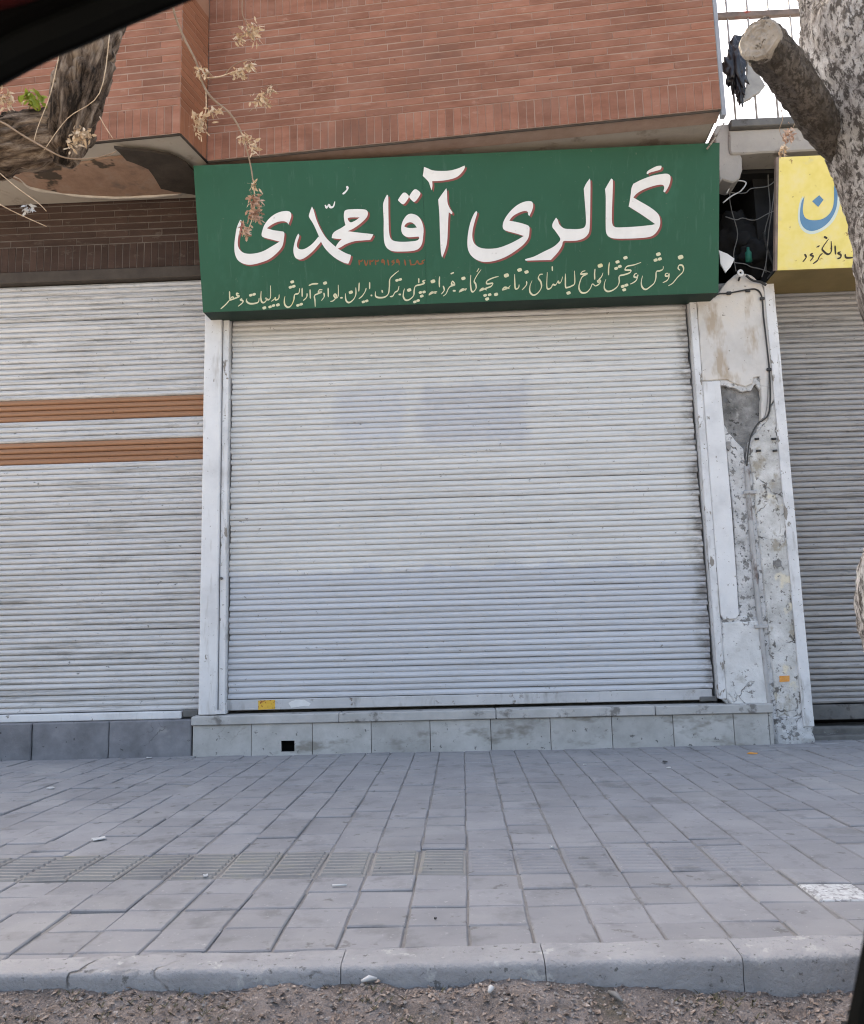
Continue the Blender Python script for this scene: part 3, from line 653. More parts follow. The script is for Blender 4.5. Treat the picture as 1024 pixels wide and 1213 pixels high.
kid('undercoat', undercoat([(912, 484), (897, 509), (888, 524), (884, 548), (889, 600), (899, 690), (908, 790), (915, 860), (950, 850), (940, 690), (926, 530)], 6.470, 1.0), MAT['plaster_rough'], pi)
kid('undercoat', undercoat([(853, 732), (877, 730), (901, 731), (905, 760), (911, 842), (886, 841), (866, 841), (856, 828)], 6.468, 1.0), MAT['plaster_rough'], pi)
for x, y in ((897, 520), (917, 520), (899, 534), (918.5, 534)):
    c_ = P(x, y, 6.450); kid('bolt_hole', tube([c_+Vector((-.016, 0, 0)), c_+Vector((.016, .0, .002))], .009, 6), MAT['cable'], pi)
c_ = P(930, 804, 6.455); kid('sticker', prism([c_+Vector((dx, 0, dz)) for dx, dz in ((-.04, -.025), (.035, -.022), (.038, .022), (-.038, .02))], .002), MAT['orange'], pi, 'small orange sticker')
for x, y, r_ in ((862, 527, .04), (864.5, 474, .02), (935, 632, .05), (946, 690, .035), (921, 668, .04)):
    c_ = P(x, y, 6.466)
    ps = [c_+Vector((math.cos(a)*r_*random.uniform(.5, 1), 0, math.sin(a)*r_*random.uniform(.6, 1.3))) for a in [i*math.pi/5 for i in range(10)]]
    kid('chipped_hole', prism([p-Vector((0, .012, 0)) for p in ps], .02, .003, .004, .015), MAT['concrete'], pi)
# conduit and cable
cd = thing('conduit_pipe', 'painted vertical conduit pipe in the groove of the plaster pier', 'pipe', P(900, 700, 6.45))
kid('pipe', tube(spline([P(x, y, 6.462) for x, y in ((885, 552), (889, 610), (896, 690), (903, 760), (910, 820), (916, 876))], 5), .019, 10, disp=lambda p, a, u, r: .003*noise.noise(p*14)), MAT['pipe'], cd)
for x, y in ((889, 583), (902, 742)):
    c_ = P(x, y, 6.446); kid('pipe_clamp', box(c_.x-.05, c_.x+.05, c_.y-.01, c_.y+.01, c_.z-.014, c_.z+.014, .004), MAT['pipe'], cd)
cb = thing('electrical_cable', 'black cable clipped round the top of the plaster pier', 'cable', P(900, 400, 6.45))
kid('wire', tube(spline([P(x, y, 6.445) for x, y in ((846, 352), (852, 348), (864, 347), (886, 343), (897, 343), (903, 352), (905, 375), (909, 410), (912, 440), (913, 470), (911, 490), (904, 498), (898, 502), (889, 520), (885, 552))], 6), .006, 6), MAT['cable'], cb)
for x, y in ((864, 347), (886.5, 344), (903.5, 353.5), (911.5, 437.5)):
    c_ = P(x, y, 6.44); kid('clip', box(c_.x-.018, c_.x+.018, c_.y-.008, c_.y+.012, c_.z-.012, c_.z+.012, .003), MAT['cable'], cb)
cb = thing('electrical_cable', 'thin grey cable hanging loose down the plaster pier', 'cable', P(900, 470, 6.45))
kid('wire', tube(spline([P(x, y, 6.447) for x, y in ((911, 440), (910, 470), (907, 492), (902, 497), (899, 503))], 5), .0035, 5), MAT['cable_grey'], cb)

# ------------------------------------------------------------------ lettering helpers
def smooth_outline(pts, sub=4):
    n = len(pts); out = []
    for i in range(n):
        p0, p1, p2, p3 = pts[i-1], pts[i], pts[(i+1) % n], pts[(i+2) % n]
        a, b, c, d = [Vector((p[0], p[1])) for p in (p0, p1, p2, p3)]
        L = (c-b).length
        def tan(u, v_, w_, corner, at_start):
            if corner: return (c-b)
            t = (w_-u); l1 = (v_-u).length; l2 = (w_-v_).length
            return t*(L/(l1+l2+1e-6))
        m1 = tan(a, b, c, len(p1) > 2, True); m2 = tan(b, c, d, len(p2) > 2, False)
        for k in range(sub):
            t = k/sub; h00 = 2*t**3-3*t*t+1; h10 = t**3-2*t*t+t; h01 = -2*t**3+3*t*t; h11 = t**3-t*t
            out.append(h00*b+h10*m1+h01*c+h11*m2)
    return out
def flat(polys, to3, dx=0.0, dy=0.0):
    """polys: list of (outer, [holes]) in photo points; to3 maps a photo point to the board"""
    vs, fs = [], []
    for outer, holes in polys:
        loops = [[Vector((p.x+dx, p.y+dy, 0)) for p in l] for l in [outer]+holes]
        allp = [p for l in loops for p in l]; b0 = len(vs)
        vs += [to3(p.x, p.y) for p in allp]
        for t in tessellate_polygon(loops): fs.append(tuple(b0+i for i in t))
    return mesh(vs, fs)
def ribbon(strokes, to3, base=.55, nibw=.75, nib=(-.5, .87)):
    vs, fs = [], []; nb = Vector(nib).normalized()
    for st in strokes:
        if len(st) == 1:                                   # a dot: diamond-like blob
            x, y, r_ = st[0]; b0 = len(vs)
            for k in range(10):
                a = 2*math.pi*k/10+.3; rr = r_*(1+.18*math.cos(2*a+.6)+.08*math.sin(4*a)); vs.append(to3(x+rr*math.cos(a), y+rr*math.sin(a)))
            fs.append(tuple(range(b0, b0+10))); continue
        c = [Vector((p.x, p.y)) for p in spline([(x, y, 0) for x, y in st], 5)]; n = len(c); b0 = len(vs)
        for i in range(n):
            t = (c[min(i+1, n-1)]-c[max(i-1, 0)]).normalized(); nn = Vector((-t.y, t.x))
            hw = base+nibw*abs(nn.dot(nb)); u = i/(n-1); hw *= .45+.55*min(1, min(u, 1-u)*6)
            for sgn in (1, -1): q = c[i]+nn*hw*sgn; vs.append(to3(q.x, q.y))
        for i in range(n-1): a = b0+2*i; fs.append((a, a+1, a+3, a+2))
    return mesh(vs, fs)
def Z_(ox, oy, s, pts): return [(ox+p[0]/s, oy+p[1]/s, *p[2:]) for p in pts]
c = 1

# ------------------------------------------------------------------ green shop sign
SB0, SB1 = P(242, 372, 6.25), P(851, 345, 6.25); ST0, ST1 = P(229, 197, 5.95), P(852, 169, 5.95)
zb, zt = (SB0.z+SB1.z)/2, (ST0.z+ST1.z)/2; sx0, sx1 = (SB0.x+ST0.x)/2, (SB1.x+ST1.x)/2
so_ = Vector((0, 6.25, zb)); sup = Vector((0, 5.95-6.25, zt-zb)); sn = Vector((1, 0, 0)).cross(sup).normalized()
if sn.y > 0: sn = -sn
sg = thing('shop_sign', 'big green shop sign board with white Persian lettering', 'sign', (0, 6.25, zb))
vs = []
cr = .05
for x in (sx0, sx1):
    vs += [(x, 6.25+.004, zb), (x, 5.95+.004, zt), (x, 6.22, zt), (x, 6.50, zb+.02)]
body = mesh(vs, [(0, 1, 2, 3), (7, 6, 5, 4), (0, 4, 5, 1), (1, 5, 6, 2), (2, 6, 7, 3), (3, 7, 4, 0)])
kid('board_body', body, MAT['green_dark'], sg)
seamx = PP(503, 270, so_, sn).x
def panel(x0, x1):
    bm = bmesh.new(); v = []
    for d in (0, .014):
        for (x, f) in ((x0, 0), (x1, 0), (x1, 1), (x0, 1)): v.append(bm.verts.new(so_+Vector((x, 0, 0))+sup*f+sn*d))
    for f in ((0, 1, 2, 3), (4, 7, 6, 5), (0, 4, 5, 1), (1, 5, 6, 2), (2, 6, 7, 3), (3, 7, 4, 0)): bm.faces.new([v[i] for i in f])
    bmesh.ops.recalc_face_normals(bm, faces=bm.faces)
    bmesh.ops.bevel(bm, geom=bm.edges[:], offset=.0012, segments=2, affect='EDGES')
    return fromb(bm)
kid('face_panel', panel(sx0, seamx-.0003), MAT['green'], sg); kid('face_panel', panel(seamx+.0003, sx1), MAT['green'], sg)
def sgn(off): return lambda x, y: PP(x, y, so_+sn*(.014+off), sn)
A_ = (680, 180, 8); B_ = (545, 200, 6.4); C_ = (440, 190, 8); D_ = (340, 205, 8); E_ = (264, 205, 8)
big = [
 (A_, [(355,250,c),(370,262),(368,400),(362,560),(362,650),(372,695),(400,712),(470,712),(600,705),(740,690),(772,682,c),(640,590),(520,515,c),(530,470),(540,400),(548,340),(565,300,c),(640,262),(740,225),(830,208),(885,205),(912,220),(918,255),(905,310),(880,360),(862,382,c),(850,372),(858,340),(850,315),(820,308),(740,325),(650,360),(595,395),(565,430,c),(620,462),(720,520),(785,570),(812,610),(820,670),(808,720),(770,775),(720,803),(620,815),(500,820),(380,818),(330,800),(308,765),(303,700),(303,560),(303,420),(297,350,c),(325,300)], []),
 (A_, [(690,200,c),(700,180),(740,155),(790,132),(830,128,c),(832,145),(820,165),(780,178),(720,195),(698,208)], []),
 (B_, [(985,72,c),(990,90),(990,200),(988,350),(985,440),(975,490),(940,525),(890,542),(830,546),(785,548),(775,580),(745,630),(690,690,c),(600,692),(500,695,c),(495,685),(560,665),(640,625),(710,590),(755,550),(762,530),(745,500),(720,465),(702,440),(705,410),(730,368,c),(742,385),(755,420),(790,450),(840,455),(900,455),(940,445),(955,420),(955,350),(948,250),(940,150,c),(955,115)], []),
 (B_, [(125,318,c),(132,330),(115,390),(98,460),(95,520),(110,565),(150,595),(210,605),(290,598),(370,570),(440,535),(485,508,c),(430,490),(350,468),(330,455),(325,430),(335,390),(370,335),(420,285),(470,255),(520,243),(548,250),(556,280),(545,320),(527,357,c),(518,345),(515,325),(490,318),(440,335),(400,360),(375,392,c),(430,402),(490,418),(525,435),(528,470),(520,520),(490,565),(430,615),(350,665),(270,695),(190,705),(130,690),(85,655),(62,610),(57,550),(65,470),(85,390),(110,335)], []),
 (C_, [(500,60,c),(540,75),(580,92),(650,98),(740,95),(820,75),(885,47,c),(888,65),(862,110),(820,150),(760,175),(660,192),(578,195,c),(580,240),(572,282,c),(560,250),(545,205),(510,165),(488,145,c),(495,110)], []),
 (C_, [(712,262,c),(718,290),(722,390),(738,440),(770,490,c),(765,508),(735,490,c),(730,560),(725,680),(718,780),(700,850),(672,920,c),(662,880),(655,780),(650,650),(645,500),(635,370,c),(665,325)], []),
 (C_, [(150,322,c),(160,335),(162,450),(165,600),(172,700),(190,745),(230,765),(310,770),(390,765),(440,755),(455,738,c),(450,722),(400,725),(340,725),(300,700),(285,660),(290,600),(315,545),(350,510),(390,505),(440,525),(475,570),(495,640),(492,720),(480,790),(450,835),(400,855),(300,862),(200,858),(150,830),(125,780),(118,700),(118,560),(112,420),(125,370)], [[(315,625),(335,595),(375,585),(410,605),(432,635,c),(370,640)]]),
 (C_, [(255,370),(300,308),(325,305),(355,335),(350,360),(310,412),(290,410),(258,382)], []),
 (C_, [(360,340),(400,280),(425,272),(462,300),(465,320),(420,385),(400,390),(368,358)], []),
 (D_, [(238,315,c),(252,345),(280,440),(320,530),(370,610),(430,670),(500,725),(560,758),(608,775,c),(600,815),(582,858,c),(540,848),(460,805),(390,745),(340,680),(300,590),(255,490),(215,425,c),(208,405),(222,355)], []),
 (D_, [(108,572,c),(118,590),(100,650),(95,690),(110,715),(150,722),(200,700),(250,660),(300,600,c),(325,640),(290,690),(240,745),(180,795),(130,818),(90,808),(68,775),(62,720),(75,650),(92,600)], []),
 (D_, [(820,578,c),(805,610),(790,632,c),(720,637),(640,645),(560,672),(510,702),(475,717,c),(460,705),(490,655),(522,622,c),(480,622),(425,615,c),(432,580),(455,552),(510,522),(556,492,c),(545,450),(540,400),(550,355),(590,343),(700,340),(755,350),(768,380),(755,420),(700,475),(630,525),(575,550,c),(700,565)], [[(578,425),(690,418,c),(650,448),(600,465)]]),
 (E_, [(165,440,c),(178,450),(160,540),(145,620),(145,690),(170,735),(215,760),(290,762),(380,740),(470,690),(540,648,c),(470,630),(380,605),(368,585),(375,545),(395,490),(450,420),(520,375),(590,358),(635,365),(650,395),(640,440),(622,487,c),(612,470),(580,455),(520,462),(460,490),(418,522,c),(480,540),(550,550),(582,560),(580,620),(565,690),(520,750),(440,815),(350,850),(260,868),(190,855),(140,820),(115,760),(110,680),(120,590),(135,510)], []),
]
for k, (zz, o_, hs) in enumerate(big):
    pp = [(smooth_outline(Z_(*zz, o_)), [smooth_outline(Z_(*zz, h)) for h in hs])]
    hl = [(pp[0][0], [])] if False else pp
    le = kid('letter', flat(pp, sgn(.0022+.0001*k)), MAT['white_letter'], sg)
    kid('letter_shadow', flat(pp, sgn(.0008+.0001*k), 2.3, 1.9), MAT['red_shadow'], sg)
kid('letter_mark', ribbon([[(p[0], p[1]) for p in Z_(*D_, [(362,300),(378,326),(398,300),(412,322),(440,315),(455,268)])]], sgn(.0024), .8, .6), MAT['white_letter'], sg)
kid('letter_mark', ribbon([[(p[0], p[1]) for p in Z_(*D_, [(568,122),(575,148),(552,180),(528,198)])]], sgn(.0024), .8, .9), MAT['white_letter'], sg)
S8 = 8.533
def reg(ox, oy, strokes): return [[(ox+p[0]/S8, oy+p[1]/S8)+((p[2]/S8,) if len(p) > 2 else ()) for p in st] for st in strokes]
d_ = 19
words = [
 ('word', reg(700, 296, [[(910,72,26)],[(905,205),(885,185),(895,155),(925,155),(940,185),(930,225),(880,275),(830,335),(785,362)],[(785,235),(760,240),(758,262),(782,262),(792,240),(790,280),(770,310),(730,330)],
   [(735,165),(730,195),(700,210),(665,220),(660,280),(645,330),(610,365),(560,398),(525,380),(512,330),(525,260)],[(685,42,22)],[(657,102,19)],[(700,90,19)]])),
 ('word', reg(700, 296, [[(470,235),(445,245),(440,270),(465,275),(478,250),(465,300),(440,325),(400,345)],[(510,125),(440,150),(370,165),(350,200),(405,205),(395,230),(340,250),(290,265),(290,320),(270,370),(220,408),(170,418),(140,390),(140,340),(155,295)],
   [(352,78,20)],[(272,120,19)],[(258,186,18)],[(295,166,18)],[(325,368,18)],[(362,355,18)],[(340,402,18)]])),
 ('word', reg(700, 296, [[(190,125),(182,190),(182,255)],[(125,230),(110,270),(80,305),(98,328),(70,355),(45,365)],[(85,315,20)],[(97,158,24)],[(45,190),(40,240),(42,300)]])+
   reg(600, 300, [[(800,175),(770,185),(755,210),(820,205),(770,235),(745,290),(735,350),(760,395),(810,395),(850,355),(870,310),(900,330)]])),
 ('word', reg(600, 300, [[(690,175),(692,300),(660,330),(620,345),(600,338),(598,260),(598,205)],[(630,400,20)],[(570,235),(555,285),(535,300),(525,280),(510,305),(495,320),(470,315),(455,345),(425,360),(410,330),(415,190)],[(465,130),(467,178)],
   [(370,210),(340,215),(325,250),(350,290),(355,345),(320,400),(275,422),(240,390),(240,330),(262,275)]])),
 ('word', reg(600, 300, [[(205,280),(203,320),(160,370)],[(205,188,20)],[(130,315),(125,345),(100,360),(88,330),(85,210)],[(135,167,22)]])+reg(500, 305, [[(895,280),(870,308),(815,325),(840,300),(885,315)],[(855,180,24)]])),
 ('word', reg(500, 305, [[(775,190),(720,205),(660,235),(660,265),(715,260),(700,290),(650,310),(585,335),(615,310),(655,328)],[(640,382,17)],[(685,375,17)],[(660,418,19)],[(750,372,20)]])),
 ('word', reg(500, 305, [[(600,120),(560,175),(530,235),(545,270),(548,310),(520,345),(500,330),(492,260),(495,175)],[(578,108),(555,145)],[(420,210,20)],[(455,315),(425,325),(378,345),(410,318),(445,330)]])),
 ('word', reg(500, 305, [[(335,265),(310,240),(300,268),(335,275),(290,290),(265,320),(245,365),(215,390)],[(290,165),(325,150)],[(215,285),(226,330),(195,370)],[(180,190),(176,240),(178,300)],[(112,240,22)],[(155,345),(120,352),(72,375),(100,350),(145,362)],[(312,335),(342,335)]])),
 ('word', reg(400, 310, [[(822,165),(822,215)],[(890,185),(860,195),(880,215),(850,228),(790,245),(775,290),(770,340),(730,380),(690,387),(665,350),(672,290),(680,270)],[(725,285,20)],[(838,310,16)],[(875,305,16)],[(852,346,17)],[(782,405,16)],[(815,392,16)]])),
 ('word', reg(400, 310, [[(602,187,16)],[(635,178,16)],[(622,245),(610,290),(580,310),(560,345),(530,352)],[(620,90),(570,130),(530,175),(525,250),(515,320),(480,355),(420,362),(385,345),(385,300)],[(450,285),(455,312)],[(618,330),(642,330)]])),
 ('word', reg(400, 310, [[(325,205),(325,275)],[(290,265),(280,300),(250,345),(215,375)],[(262,405,16)],[(296,395,16)],[(220,210),(215,300)],[(185,260),(185,330),(160,382),(115,412),(85,385),(80,320)],[(135,308,20)],[(335,340),(352,340)],[(28,365),(52,362)]])),
 ('word', reg(320, 315, [[(690,190),(690,300),(665,320),(645,295),(660,285),(672,310),(640,350),(610,358)],[(588,220),(590,315)],[(557,172,19)],[(545,270),(548,310),(520,350)],[(530,240),(500,240),(490,265),(525,262),(480,282),(450,300),(455,350),(457,412)]])),
 ('word', reg(320, 315, [[(392,198),(430,182),(488,178)],[(405,235),(408,330)],[(375,275),(370,315),(335,350)],[(325,220),(325,312)],[(300,225),(290,275),(250,290),(240,345),(215,398),(180,417),(150,390),(145,340),(152,305)],[(225,160,18)],[(207,214,17)],[(240,205,17)],[(283,397,16)],[(316,386,16)]])),
 ('word', reg(250, 320, [[(690,245),(685,285),(655,300),(650,275),(640,292),(610,315)],[(677,350,18)],[(602,155),(602,270),(580,298),(550,280),(565,295),(540,325),(515,320),(505,280),(508,210)],[(598,370,16)],[(632,357,16)],[(540,380,18)],[(487,280),(480,320),(440,336),(390,336),(360,312),(365,285)],[(403,252,16)],[(437,243,16)]])),
 ('word', reg(250, 320, [[(315,285),(297,298),(318,306),(322,325),(275,365)],[(285,240),(260,232),(265,255),(287,265),(240,285),(190,300),(215,270),(232,278)],[(188,212),(190,295)],[(190,300),(150,345),(98,392)]])),
]
for nme, st in words: kid('lettering_word', ribbon(st, sgn(.0015), .45, .62), MAT['cream_letter'], sg)
dg = []
for i, (x, t) in enumerate(((150,'2'),(205,'7'),(260,'2'),(315,'2'),(375,'9'),(430,'1'),(475,'6'),(525,'9'),(600,'1'),(655,'1'))):
    if t == '2': dg.append([(x-18,150),(x-10,165),(x+12,160),(x+18,148)]); dg.append([(x-18,150),(x-14,205)])
    elif t == '7': dg.append([(x-20,150),(x,208),(x+20,150)])
    elif t == '9': dg.append([(x+14,205),(x+10,165),(x-8,150),(x-10,172),(x+10,172)])
    elif t == '6': dg.append([(x+16,150),(x-10,170),(x+14,178),(x-12,208)])
    else: dg.append([(x-8,148),(x+4,208)])
dg += [[(800,150),(770,165),(780,185),(740,190),(720,160),(700,195),(660,200)]]
kid('lettering_word', ribbon(reg(410, 290, dg), sgn(.0013), .55, .45), MAT['faded_red'], sg, 'faint faded red telephone number')

# ------------------------------------------------------------------ yellow sign on the right
ys = thing('shop_sign', 'weathered yellow sign with blue letter behind the pale tree trunk', 'sign', (3.1, 6.2, 3.62))
yz0, yz1 = 3.612, 4.43
YB0, YB1 = P(921.5, 320, 6.2), P(922.5, 186, 5.98); yz0, yz1 = YB0.z, YB1.z; yl = YB0.x
yo = Vector((0, 6.2, yz0)); yup = Vector((0, YB1.y-6.2, yz1-yz0)); yn = Vector((1, 0, 0)).cross(yup).normalized()
if yn.y > 0: yn = -yn
def slab_on(x0, x1, o_, up_, n_, th):
    V = [o_+Vector((x, 0, 0))+up_*f-n_*d for d in (0, th) for (x, f) in ((x0, 0), (x1, 0), (x1, 1), (x0, 1))]
    return mesh(V, [(0, 1, 2, 3), (4, 7, 6, 5), (0, 4, 5, 1), (1, 5, 6, 2), (2, 6, 7, 3), (3, 7, 4, 0)])
kid('board', slab_on(yl, 4.5, yo, yup, yn, .02), MAT['yellow'], ys)
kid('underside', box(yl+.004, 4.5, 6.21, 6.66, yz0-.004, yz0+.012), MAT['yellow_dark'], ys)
kid('edge_strip', slab_on(yl-.02, yl-.001, yo, yup, yn, .04), MAT['iron_rust'], ys)
yt = lambda off: (lambda x, y: PP(x, y, yo+yn*off, yn))
Yz = (850, 160, 5.885)
nun = [(610,425,c),(602,470),(598,530),(615,575),(660,592),(730,585),(785,545),(812,480),(815,350,c),(838,352,c),(840,420),(830,510),(790,590),(730,645),(660,668),(610,650),(582,605),(577,540),(590,460)]
dot = [(712,418),(742,450),(705,500),(662,460)]
hal = [(600,420,c),(596,470),(592,530),(608,582),(660,600),(735,592),(795,550),(822,480),(822,350,c),(856,360,c),(858,430),(846,520),(805,605),(735,664),(658,690),(600,668),(568,612),(564,540),(578,460)]
kid('letter', flat([(smooth_outline(Z_(*Yz, nun)), []), (smooth_outline(Z_(*Yz, [(a, b, c) for a, b in dot])), [])], yt(.0024)), MAT['blue_letter'], ys)
kid('letter_halo', flat([(smooth_outline(Z_(*Yz, hal)), [])], yt(.0012)), MAT['pale_letter'], ys)
yw = [[(862,812),(842,822),(862,834),(860,852),(838,862)],[(822,768),(826,832)],[(795,738),(796,808),(772,830),(742,808),(735,785),(778,722)],[(705,772),(712,776)],[(695,778),(700,780)],[(736,822),(715,842),(700,872),(668,897)],[(668,822),(650,834),(670,846),(648,878)],[(610,828),(620,852),(596,884)],[(893,828),(900,853),(946,853)],[(745,706),(768,720)]]
kid('lettering_word', ribbon([[(850+x/5.885, 160+y/5.885) for x, y in st] for st in yw], yt(.0016), .6, .7), MAT['black_letter'], ys)
# ------------------------------------------------------------------ low neighbouring building: roof beam, dark recess, railing
nb = thing('neighbouring_building', 'low building with concrete roof beam and dark recess right of the green sign', 'building', (3, 6.6, 0))
kid('roof_beam', box(2.30, 4.7, 6.30, 6.56, 4.672, 4.882, .012, cuts=5, rough=.006, rs=7), MAT['concrete_pale'], nb)
kid('roof_fascia', box(2.31, 4.7, 6.26, 7.6, 4.886, 4.955, .006), MAT['rail_dark'], nb)
kid('recess_back', box(1.98, 4.7, 7.25, 7.3, -.05, 4.67), MAT['void_shade'], nb)
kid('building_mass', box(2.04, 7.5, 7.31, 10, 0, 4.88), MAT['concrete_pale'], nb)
kid('recess_ceiling', box(2.0, 4.7, 6.57, 7.26, 4.65, 4.88), MAT['void_shade'], nb)
kid('recess_side', box(2.0, 2.02, 6.66, 7.25, 3.3, 4.6), MAT['void_shade'], nb)
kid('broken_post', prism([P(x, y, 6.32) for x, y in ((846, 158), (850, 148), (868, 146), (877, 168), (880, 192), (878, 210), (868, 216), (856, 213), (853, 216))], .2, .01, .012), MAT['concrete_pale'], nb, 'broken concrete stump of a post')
kid('recess_wall', box(2.6, 4.7, 6.66, 7.25, 3.72, 4.67), MAT['void_shade'], nb)
rl = thing('roof_railing', 'thin iron railing on the low roof against the bright sky', 'railing', (3, 6.55, 4.955))
z18 = P(880, 18, 6.55).z
kid('rail', box(2.2, 4.6, 6.53, 6.57, z18-.03, z18+.03, .008), MAT['iron_rust'], rl, 'rusty top rail with red paint traces')
x0r, x1r = P(864, 50, 6.55).x, P(889, 50, 6.55).x
for i in range(14):
    x = x0r+(x1r-x0r)*i; kid('bar', tube([(x, 6.55, 4.956), (x+random.uniform(-.006, .006), 6.55, 6.3)], .0085, 6), MAT['iron'], rl)
# junk in the recess
def crumple(c_, size, n=10, seed=0, shred=0.0):
    bm = bmesh.new(); bmesh.ops.create_icosphere(bm, subdivisions=4, radius=1)
    for v in bm.verts:
        d = 1+.45*noise.noise(v.co*1.6+Vector((seed, 0, 0)))+.25*noise.noise(v.co*4+Vector((0, seed, 0)))+shred*(abs(noise.noise(v.co*3+Vector((seed, seed, 0))))-.25)
        v.co = Vector((v.co.x*size[0]*d, v.co.y*size[1]*d, v.co.z*size[2]*d))+c_
    return fromb(bm, True)
for lab, pts, r_, mt in (('pale cable drooping behind the yellow sign', [(921, 195), (916, 240), (911, 275), (908, 310), (903, 328)], .004, 'cable_grey'),
                 ('bent pale wire end sticking out beside the green sign', [(857, 240), (867, 232), (878, 226), (884, 216), (870, 215), (861, 229)], .006, 'trim_white'),
                 ('black cable loop dangling in the dark recess', [(905, 275), (908, 290), (913, 305), (917, 318), (910, 330)], .008, 'cable'),
                 ('black cable bundle hanging above the pier', [(884, 326), (892, 332), (902, 334), (908, 338)], .009, 'cable')):
    cbt = thing('electrical_cable', lab, 'cable', P(*pts[0], 6.4)); kid('wire', tube(spline([P(x, y, 6.42) for x, y in pts], 5), r_, 6), MAT[mt], cbt)
rnj = random.Random(5)
for lab, (xa, ya), (xb, yb), Y_ in (('thin grey wire strung across the top of the dark recess', (858, 225), (918, 214), 6.5), ('thin grey wire sagging across the middle of the dark recess', (860, 258), (920, 250), 6.55), ('dusty grey cable hanging at the left of the dark recess', (868, 205), (872, 320), 6.6), ('dusty grey cable crossing low over the dark recess', (856, 300), (915, 322), 6.5), ('crooked grey wire down the right of the dark recess', (914, 195), (904, 326), 6.6)):
    cbt = thing('electrical_cable', lab, 'cable', P(xa, ya, Y_))
    kid('wire', tube(spline([P(xa+(xb-xa)*u+rnj.uniform(-4, 4), ya+(yb-ya)*u+14*u*(1-u)*abs(xb-xa)/40+rnj.uniform(-3, 3), Y_) for u in (0, .2, .4, .6, .8, 1)], 4), .0045, 5), MAT['cable_grey'], cbt)
cc = P(877, 324, 6.40); ins = thing('cable_insulator', 'white ring insulator above the plaster pier', 'insulator', cc)
ring = [cc+Vector((math.cos(a)*.018, -.01, math.sin(a)*.022)) for a in [i*math.pi/6 for i in range(13)]]
kid('ring', tube(ring, .010, 8, cap=False), MAT['white_plastic'], ins)
kid('ring_bracket', tube([cc+Vector((0, .0, -.02)), cc+Vector((.01, .12, -.05))], .008, 6), MAT['cable'], ins)
o = obj('plastic_scrap', prism([P(x, y, 6.30) for x, y in ((852, 296), (862, 300), (871, 306), (866, 316), (860, 323), (854, 312))], .012, .002, .004), MAT['white_plastic'], label='torn white plastic scrap at the right end of the green sign', cat='scrap')
t = thing('junk_bundle', 'dark bundle of junk stuffed in the recess above the pier', 'bundle', P(880, 290, 6.75))
kid('sack', crumple(P(872, 285, 6.85), (.24, .18, .22), seed=3), MAT['void_shade'], t)
kid('sack', crumple(P(895, 305, 6.7), (.16, .12, .15), seed=8), MAT['void_shade'], t)
cg = P(887, 302, 6.5); kid('bottle', tube([cg+Vector((0, 0, -.06)), cg+Vector((0, 0, .02)), cg+Vector((0, 0, .04)), cg+Vector((0, 0, .065))], [.026, .026, .012, .012], 10), MAT['teal'], t, 'teal plastic bottle')

# ------------------------------------------------------------------ trees
def furrow_disp(amp, fx, fz):
    def f(p, a, u, r):
        q = Vector((p.x*fx, p.y*fx, p.z*fz)); w_ = Vector((0, 0, 1.5*noise.noise(p*14)))
        return amp*(.45-1.7*(1-min(1, abs(noise.noise(q+w_))*3.2))*.6+.5*noise.noise(q*2.1))+r*.08*noise.noise(p*5)
    return f
def bark_disp(amp, fx, fz):
    def f(p, a, u, r):
        return amp*(noise.noise(Vector((p.x*fx, p.y*fx, p.z*fz)))+.6*noise.noise(Vector((p.x*fx*2.3, p.y*fx*2.3, p.z*fz*2.3))))+r*.06*noise.noise(p*4)
    return f
tr = thing('tree', 'pale-barked tree trunk with a sawn limb at the right edge', 'tree', (1.2, 2.0, -.1))
edge = [(-.15, 1.00), (.1, 1.0), (.5, .985), (.75, .972), (.84, .955), (.94, .957), (1.05, 1.0), (1.3, 1.05), (1.63, 1.055), (1.73, 1.034), (1.92, 1.036), (2.10, 1.0), (2.33, .952), (2.5, .966), (2.8, .945), (3.6, .9)]
rad = [.27, .235, .21, .215, .225, .225, .205, .19, .195, .2, .2, .205, .21, .20, .19, .17]
pth = spline([Vector((x+r_, 2.0, z)) for (z, x), r_ in zip(edge, rad)], 16)
rr_ = [v.x for v in spline([Vector((r_, 0, 0)) for r_ in rad], 16)]
kid('trunk', tube(pth, rr_, 110, disp=bark_disp(.009, 42, 26)), MAT['bark_right'], tr)
b0, b1, b2 = P(990, 160, 1.98), P(950, 110, 1.80), P(899, 46, 1.60)
b2 = P(901, 46, 1.62); lp_ = spline([P(992, 192, 2.06), P(974, 150, 1.98), P(944, 101, 1.84), b2], 16)
n_ = len(lp_)
kid('sawn_limb', tube(lp_, lerp_list([.012, .030, .044, .046, .046, .045, .043], n_), 60, disp=bark_disp(.006, 60, 30)), MAT['bark_stub'], tr)
dl = (lp_[-1]-lp_[-3]).normalized()
cn = (dl*.6+(CP-b2).normalized()*.5+Vector((-.2, 0, .25))).normalized()
ax = cn.orthogonal().normalized(); ay = cn.cross(ax)
vs, fs = [b2+dl*.010], []; NR, NA = 9, 44
for j in range(1, NR+1):
    for k in range(NA):
        an = 2*math.pi*k/NA; ed_ = 1+.12*noise.noise(Vector((math.cos(an), math.sin(an), 3))*1.5)+.05*noise.noise(Vector((math.cos(an), math.sin(an), 3))*6)
        rr = .0432*ed_*j/NR; q_ = (ax*math.cos(an)+ay*math.sin(an))*rr
        crack = .008*max(0, 1-abs(((an-1.1+math.pi) % (2*math.pi))-math.pi)*9)+.006*max(0, 1-abs(((an-3.6+math.pi) % (2*math.pi))-math.pi)*9)
        vs.append(b2+q_+dl*(.008-.0012*(j % 2)+.004*noise.noise(q_*90)-crack*(j/NR)-(.006 if j == NR else 0)))
